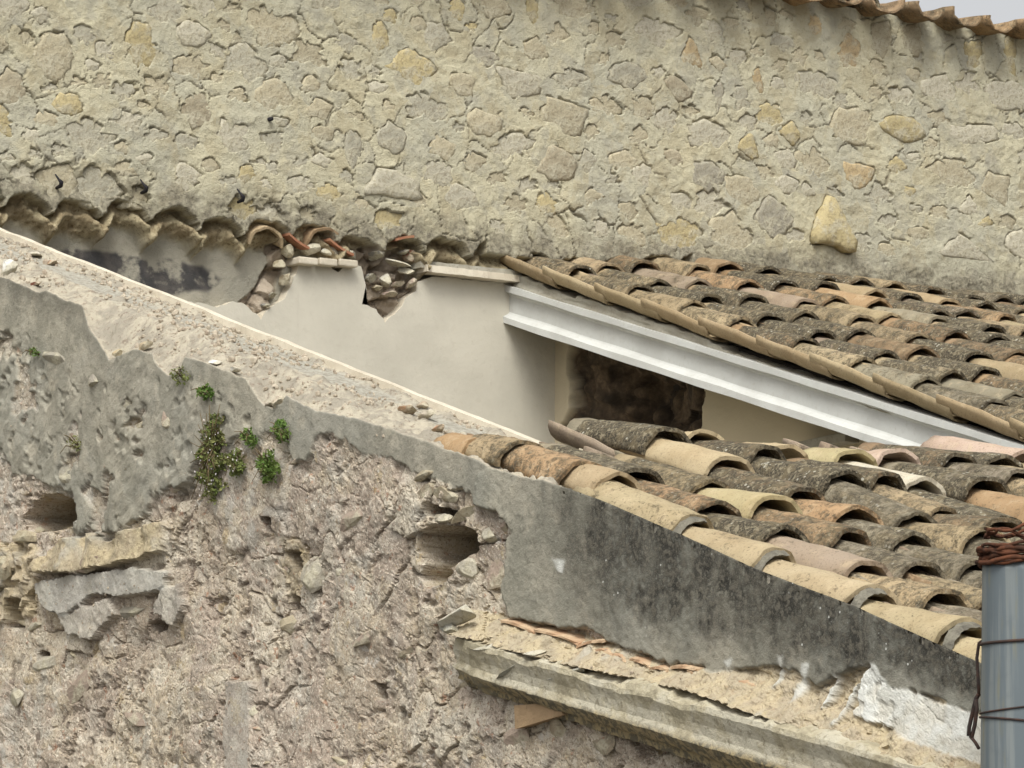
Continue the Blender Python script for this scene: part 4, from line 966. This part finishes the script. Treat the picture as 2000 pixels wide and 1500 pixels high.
# ------------------------------------------------------------------ pipe with rusty wire
P0 = onx(1990, 1100, -.17); pr = .081
pipe = empty('vent_pipe', (P0[0], P0[1], -4.25), 'blue grey metal pipe bound with rusty wire in front of the tiles', 'pipe')
lean = -.022
def pc(zz): 
    s = (P0[2]-zz)*lean; return Vector((P0[0]+s*_r0[0], P0[1]+s*_r0[1], zz))
V = []; F = []; N = 40; zl = [-4.25, -3.2, -2.6, -2.2, P0[2]-.02, P0[2]]
for zz in zl:
    c = pc(zz)
    for k in range(N): a = 2*math.pi*k/N; V.append((c.x+math.cos(a)*pr, c.y+math.sin(a)*pr, zz))
c = pc(P0[2])
for zz in (P0[2], P0[2]-.3):
    for k in range(N): a = 2*math.pi*k/N; V.append((c.x+math.cos(a)*(pr-.006), c.y+math.sin(a)*(pr-.006), zz))
for i in range(len(zl)+1):
    for k in range(N): F.append((i*N+k, i*N+(k+1) % N, (i+1)*N+(k+1) % N, (i+1)*N+k))
meshobj('pipe_body', V, F, M_pipe, pipe, True)
def ring(name, zz, rad, wire, mat, turns=1.0, pitch=0.0, wob=0.0, n=44, seed=0, tilt=.0):
    r = np.random.default_rng(seed); pts = []
    for i in range(int(n*turns)+1):
        a = 2*math.pi*i/n; c = pc(zz); rr = rad+wob*math.sin(i*1.9+seed)+r.uniform(-wob, wob)*.6
        pts.append((c.x+math.cos(a)*rr, c.y+math.sin(a)*rr, zz+pitch*i/n+tilt*math.cos(a+.8)+wob*math.sin(i*.7+seed*2)))
    return tube(name, pts, wire, mat, pipe, 6)
for i in range(7):
    ring('rusty_wire', P0[2]-.002+.0085*i*.8, pr+.004+.006*math.sin(i*2.2), .0042+.0012*(i % 3), M_rust, turns=1.0, wob=.0035, seed=i, tilt=.006*math.sin(i*1.4))
ring('rusty_wire', P0[2]+.075, pr-.006, .004, M_rust, wob=.006, seed=31, tilt=.012)
ring('rusty_wire', P0[2]+.062, pr-.012, .004, M_rust, wob=.006, seed=33, tilt=-.01)
ring('tie_wire', onx(1990, 1255, -.17)[2], pr+.002, .0035, M_wire, tilt=.004)
ring('tie_wire', onx(1990, 1385, -.17)[2], pr+.002, .0022, M_wire, tilt=.010)
ring('tie_wire', onx(1990, 1408, -.17)[2], pr+.002, .0026, M_wire, tilt=-.008)
q = [Vector(onx(a, b, -.14)) for a, b in ((1922, 1250), (1912, 1256), (1908, 1285), (1910, 1320), (1912, 1360))]
tube('tie_wire', q, .004, M_wire, pipe)
q = [Vector(onx(a, b, -.14)) for a, b in ((1912, 1355), (1906, 1365), (1900, 1390), (1893, 1420), (1892, 1436), (1898, 1440), (1904, 1415), (1908, 1385), (1906, 1362))]
tube('tie_wire', q, .005, M_wire, pipe)
q = [Vector(onx(a, b, -.14)) for a, b in ((1895, 1438), (1905, 1450), (1912, 1462))]
tube('tie_wire', q, .004, M_wire, pipe)

# ------------------------------------------------------------------ plants rooted in the near wall
def plant(name, label, px, py, w, h, n, leafm, leaf, flowers=0, hang=False, seed=0, group='weeds on the near wall'):
    r = np.random.default_rng(seed); C = onx(px, py, -.03); hh = near_h(C[1], C[2])[0]; base = Vector((-hh, C[1], C[2]))
    root = empty(name, base, label, 'plant', group)
    ky = .0026; kz = .00155; V = []; F = []; FV = []; FF = []
    for s in range(max(5, n//45)):
        e = base+Vector((-.02-r.uniform(0, .04), r.uniform(-.65, .65)*w*ky, r.uniform(-.62, .62)*h*kz))
        tube('stem', [base+Vector((.01, 0, h*kz*.3 if hang else -h*kz*.3)), (base+e)*.5+Vector((-.015, 0, .01)), e], [.0022, .0018, .001], M_stem, root, 5)
    for i in range(n):
        a = r.uniform(0, 6.28); rr = math.sqrt(r.uniform(0, 1)); u = math.cos(a)*rr*.5*w*ky; vv = math.sin(a)*rr*.5*h*kz
        u += .15*w*ky*math.sin(vv*90)
        if vnoise(np.array(u*55.+seed), np.array(vv*55.), seed) < .26: continue
        p = base+Vector((-.008-r.uniform(0, .035)*(1.2-rr), u, vv))
        d = Vector(r.normal(size=3)+np.array([-.8, 0, .5])).normalized(); sdv = d.cross(Vector(r.normal(size=3))).normalized(); L = leaf*r.uniform(.6, 1.3)
        k = len(V); nn = d.cross(sdv)*L*.15; V += [p, p+d*L*.5+sdv*L*.28+nn, p+d*L, p+d*L*.5-sdv*L*.28+nn]; F.append((k, k+1, k+2, k+3))
        if flowers and r.random() < flowers:
            q = p+d*L+Vector((-.006, 0, .004)); rad = r.uniform(.002, .0042)
            k = len(FV); FV += [q+Vector((-rad*.6, 0, 0))]+[q+Vector((0, math.cos(j*1.257)*rad, math.sin(j*1.257)*rad)) for j in range(5)]
            FF += [(k, k+1+j, k+1+(j+1) % 5) for j in range(5)]
    tag(meshobj('foliage', V, F, leafm, root), kind='stuff')
    if FV: tag(meshobj('flowers', FV, FF, M_petal, root), kind='stuff')
plant('wall_plant', 'long trailing wall plant dotted with tiny white flowers', 405, 895, 58, 180, 1900, M_dryleaf, .014, .035, True, 1)
plant('wall_plant', 'bright green tuft above the trailing white flowered plant', 400, 767, 30, 30, 304, M_leaf, .013, 0, False, 2)
plant('wall_plant', 'olive tuft tucked under the broken wall top', 349, 735, 38, 40, 170, M_dryleaf, .011, 0, False, 3)
plant('wall_plant', 'bushy bright green weed lowest of the right cluster', 517, 912, 42, 62, 672, M_leaf, .013, 0, False, 4)
plant('wall_plant', 'small upright green sprig at the right end of the weeds', 548, 843, 26, 44, 304, M_leaf, .012, 0, False, 5)
plant('wall_plant', 'small white flowered weed between the two green clumps', 455, 905, 36, 52, 420, M_dryleaf, .013, .07, False, 6)
plant('wall_plant', 'green weed growing above the white flowered patch', 482, 855, 30, 40, 336, M_leaf, .011, 0, False, 7)
plant('wall_plant', 'tiny isolated green sprout at the far left of the wall', 65, 688, 20, 22, 90, M_leaf, .010, 0, False, 8)
plant('wall_plant', 'sparse yellowish sprout above the left hole', 140, 866, 26, 36, 70, M_dryleaf, .010, 0, False, 9)

# ------------------------------------------------------------------ loose pieces on the wall top
def top_at(q, tq):
    i = int(np.clip((q-.03)/.0062, 0, len(yn)-1)); j = int(np.clip(tq*(NT_-1), 0, NT_-2)); return Vector((Xt[j, i], -q, Zt[j, i]))
def loose(px, py, s, col, label, seed, cat='rubble'):
    P = onroof(px, py, -.08); q = -P[1]; tq = float(np.clip(P[0]/.405, .02, .97)); B = top_at(q, tq)
    o = rocky('rubble_fragment', B+Vector((0, 0, s[2]*.55)), s, M_stone, None, col, seed); return tag(o, label, cat, 'loose rubble on the wall top')
loose(18, 522, (.035, .045, .045), (.72, .70, .64), 'white lump of plaster at the far left of the wall top', 1)
loose(105, 520, (.03, .05, .015), (.40, .22, .13), 'flat reddish tile fragment behind the white lump', 2)
loose(70, 505, (.03, .06, .012), (.55, .50, .42), 'flat pale slab near the inner edge, far left of the wall top', 3)
loose(75, 545, (.02, .045, .012), (.25, .10, .07), 'dark red shard lying near the outer edge, far left', 4)
loose(248, 632, (.025, .05, .02), (.45, .36, .24), 'squat tan stone on the wall top above the first break', 5)
loose(205, 612, (.02, .03, .025), (.42, .32, .18), 'ochre stone at the corner where the render breaks', 6)
loose(395, 690, (.022, .04, .012), (.75, .74, .70), 'white plaster flake on the middle of the wall top', 7)
loose(425, 705, (.02, .03, .012), (.66, .63, .56), 'pale flake just below the white plaster flake', 8)
loose(795, 812, (.03, .04, .02), (.35, .22, .13), 'brown tile chunk in the small heap near the roof strip', 9)
loose(835, 825, (.03, .045, .018), (.52, .46, .37), 'pale chunk in the small heap near the roof strip', 10)
loose(825, 805, (.022, .03, .022), (.38, .30, .22), 'tan chunk at the back of the heap near the roof strip', 11)
loose(860, 850, (.03, .05, .012), (.45, .27, .17), 'thin orange shard against the first roof tile', 12)
loose(540, 745, (.03, .045, .03), (.52, .44, .34), 'cream broken chunk above the notch in the wall edge', 13)
loose(500, 735, (.02, .03, .012), (.50, .43, .34), 'small cream chip left of the notch in the wall edge', 14)
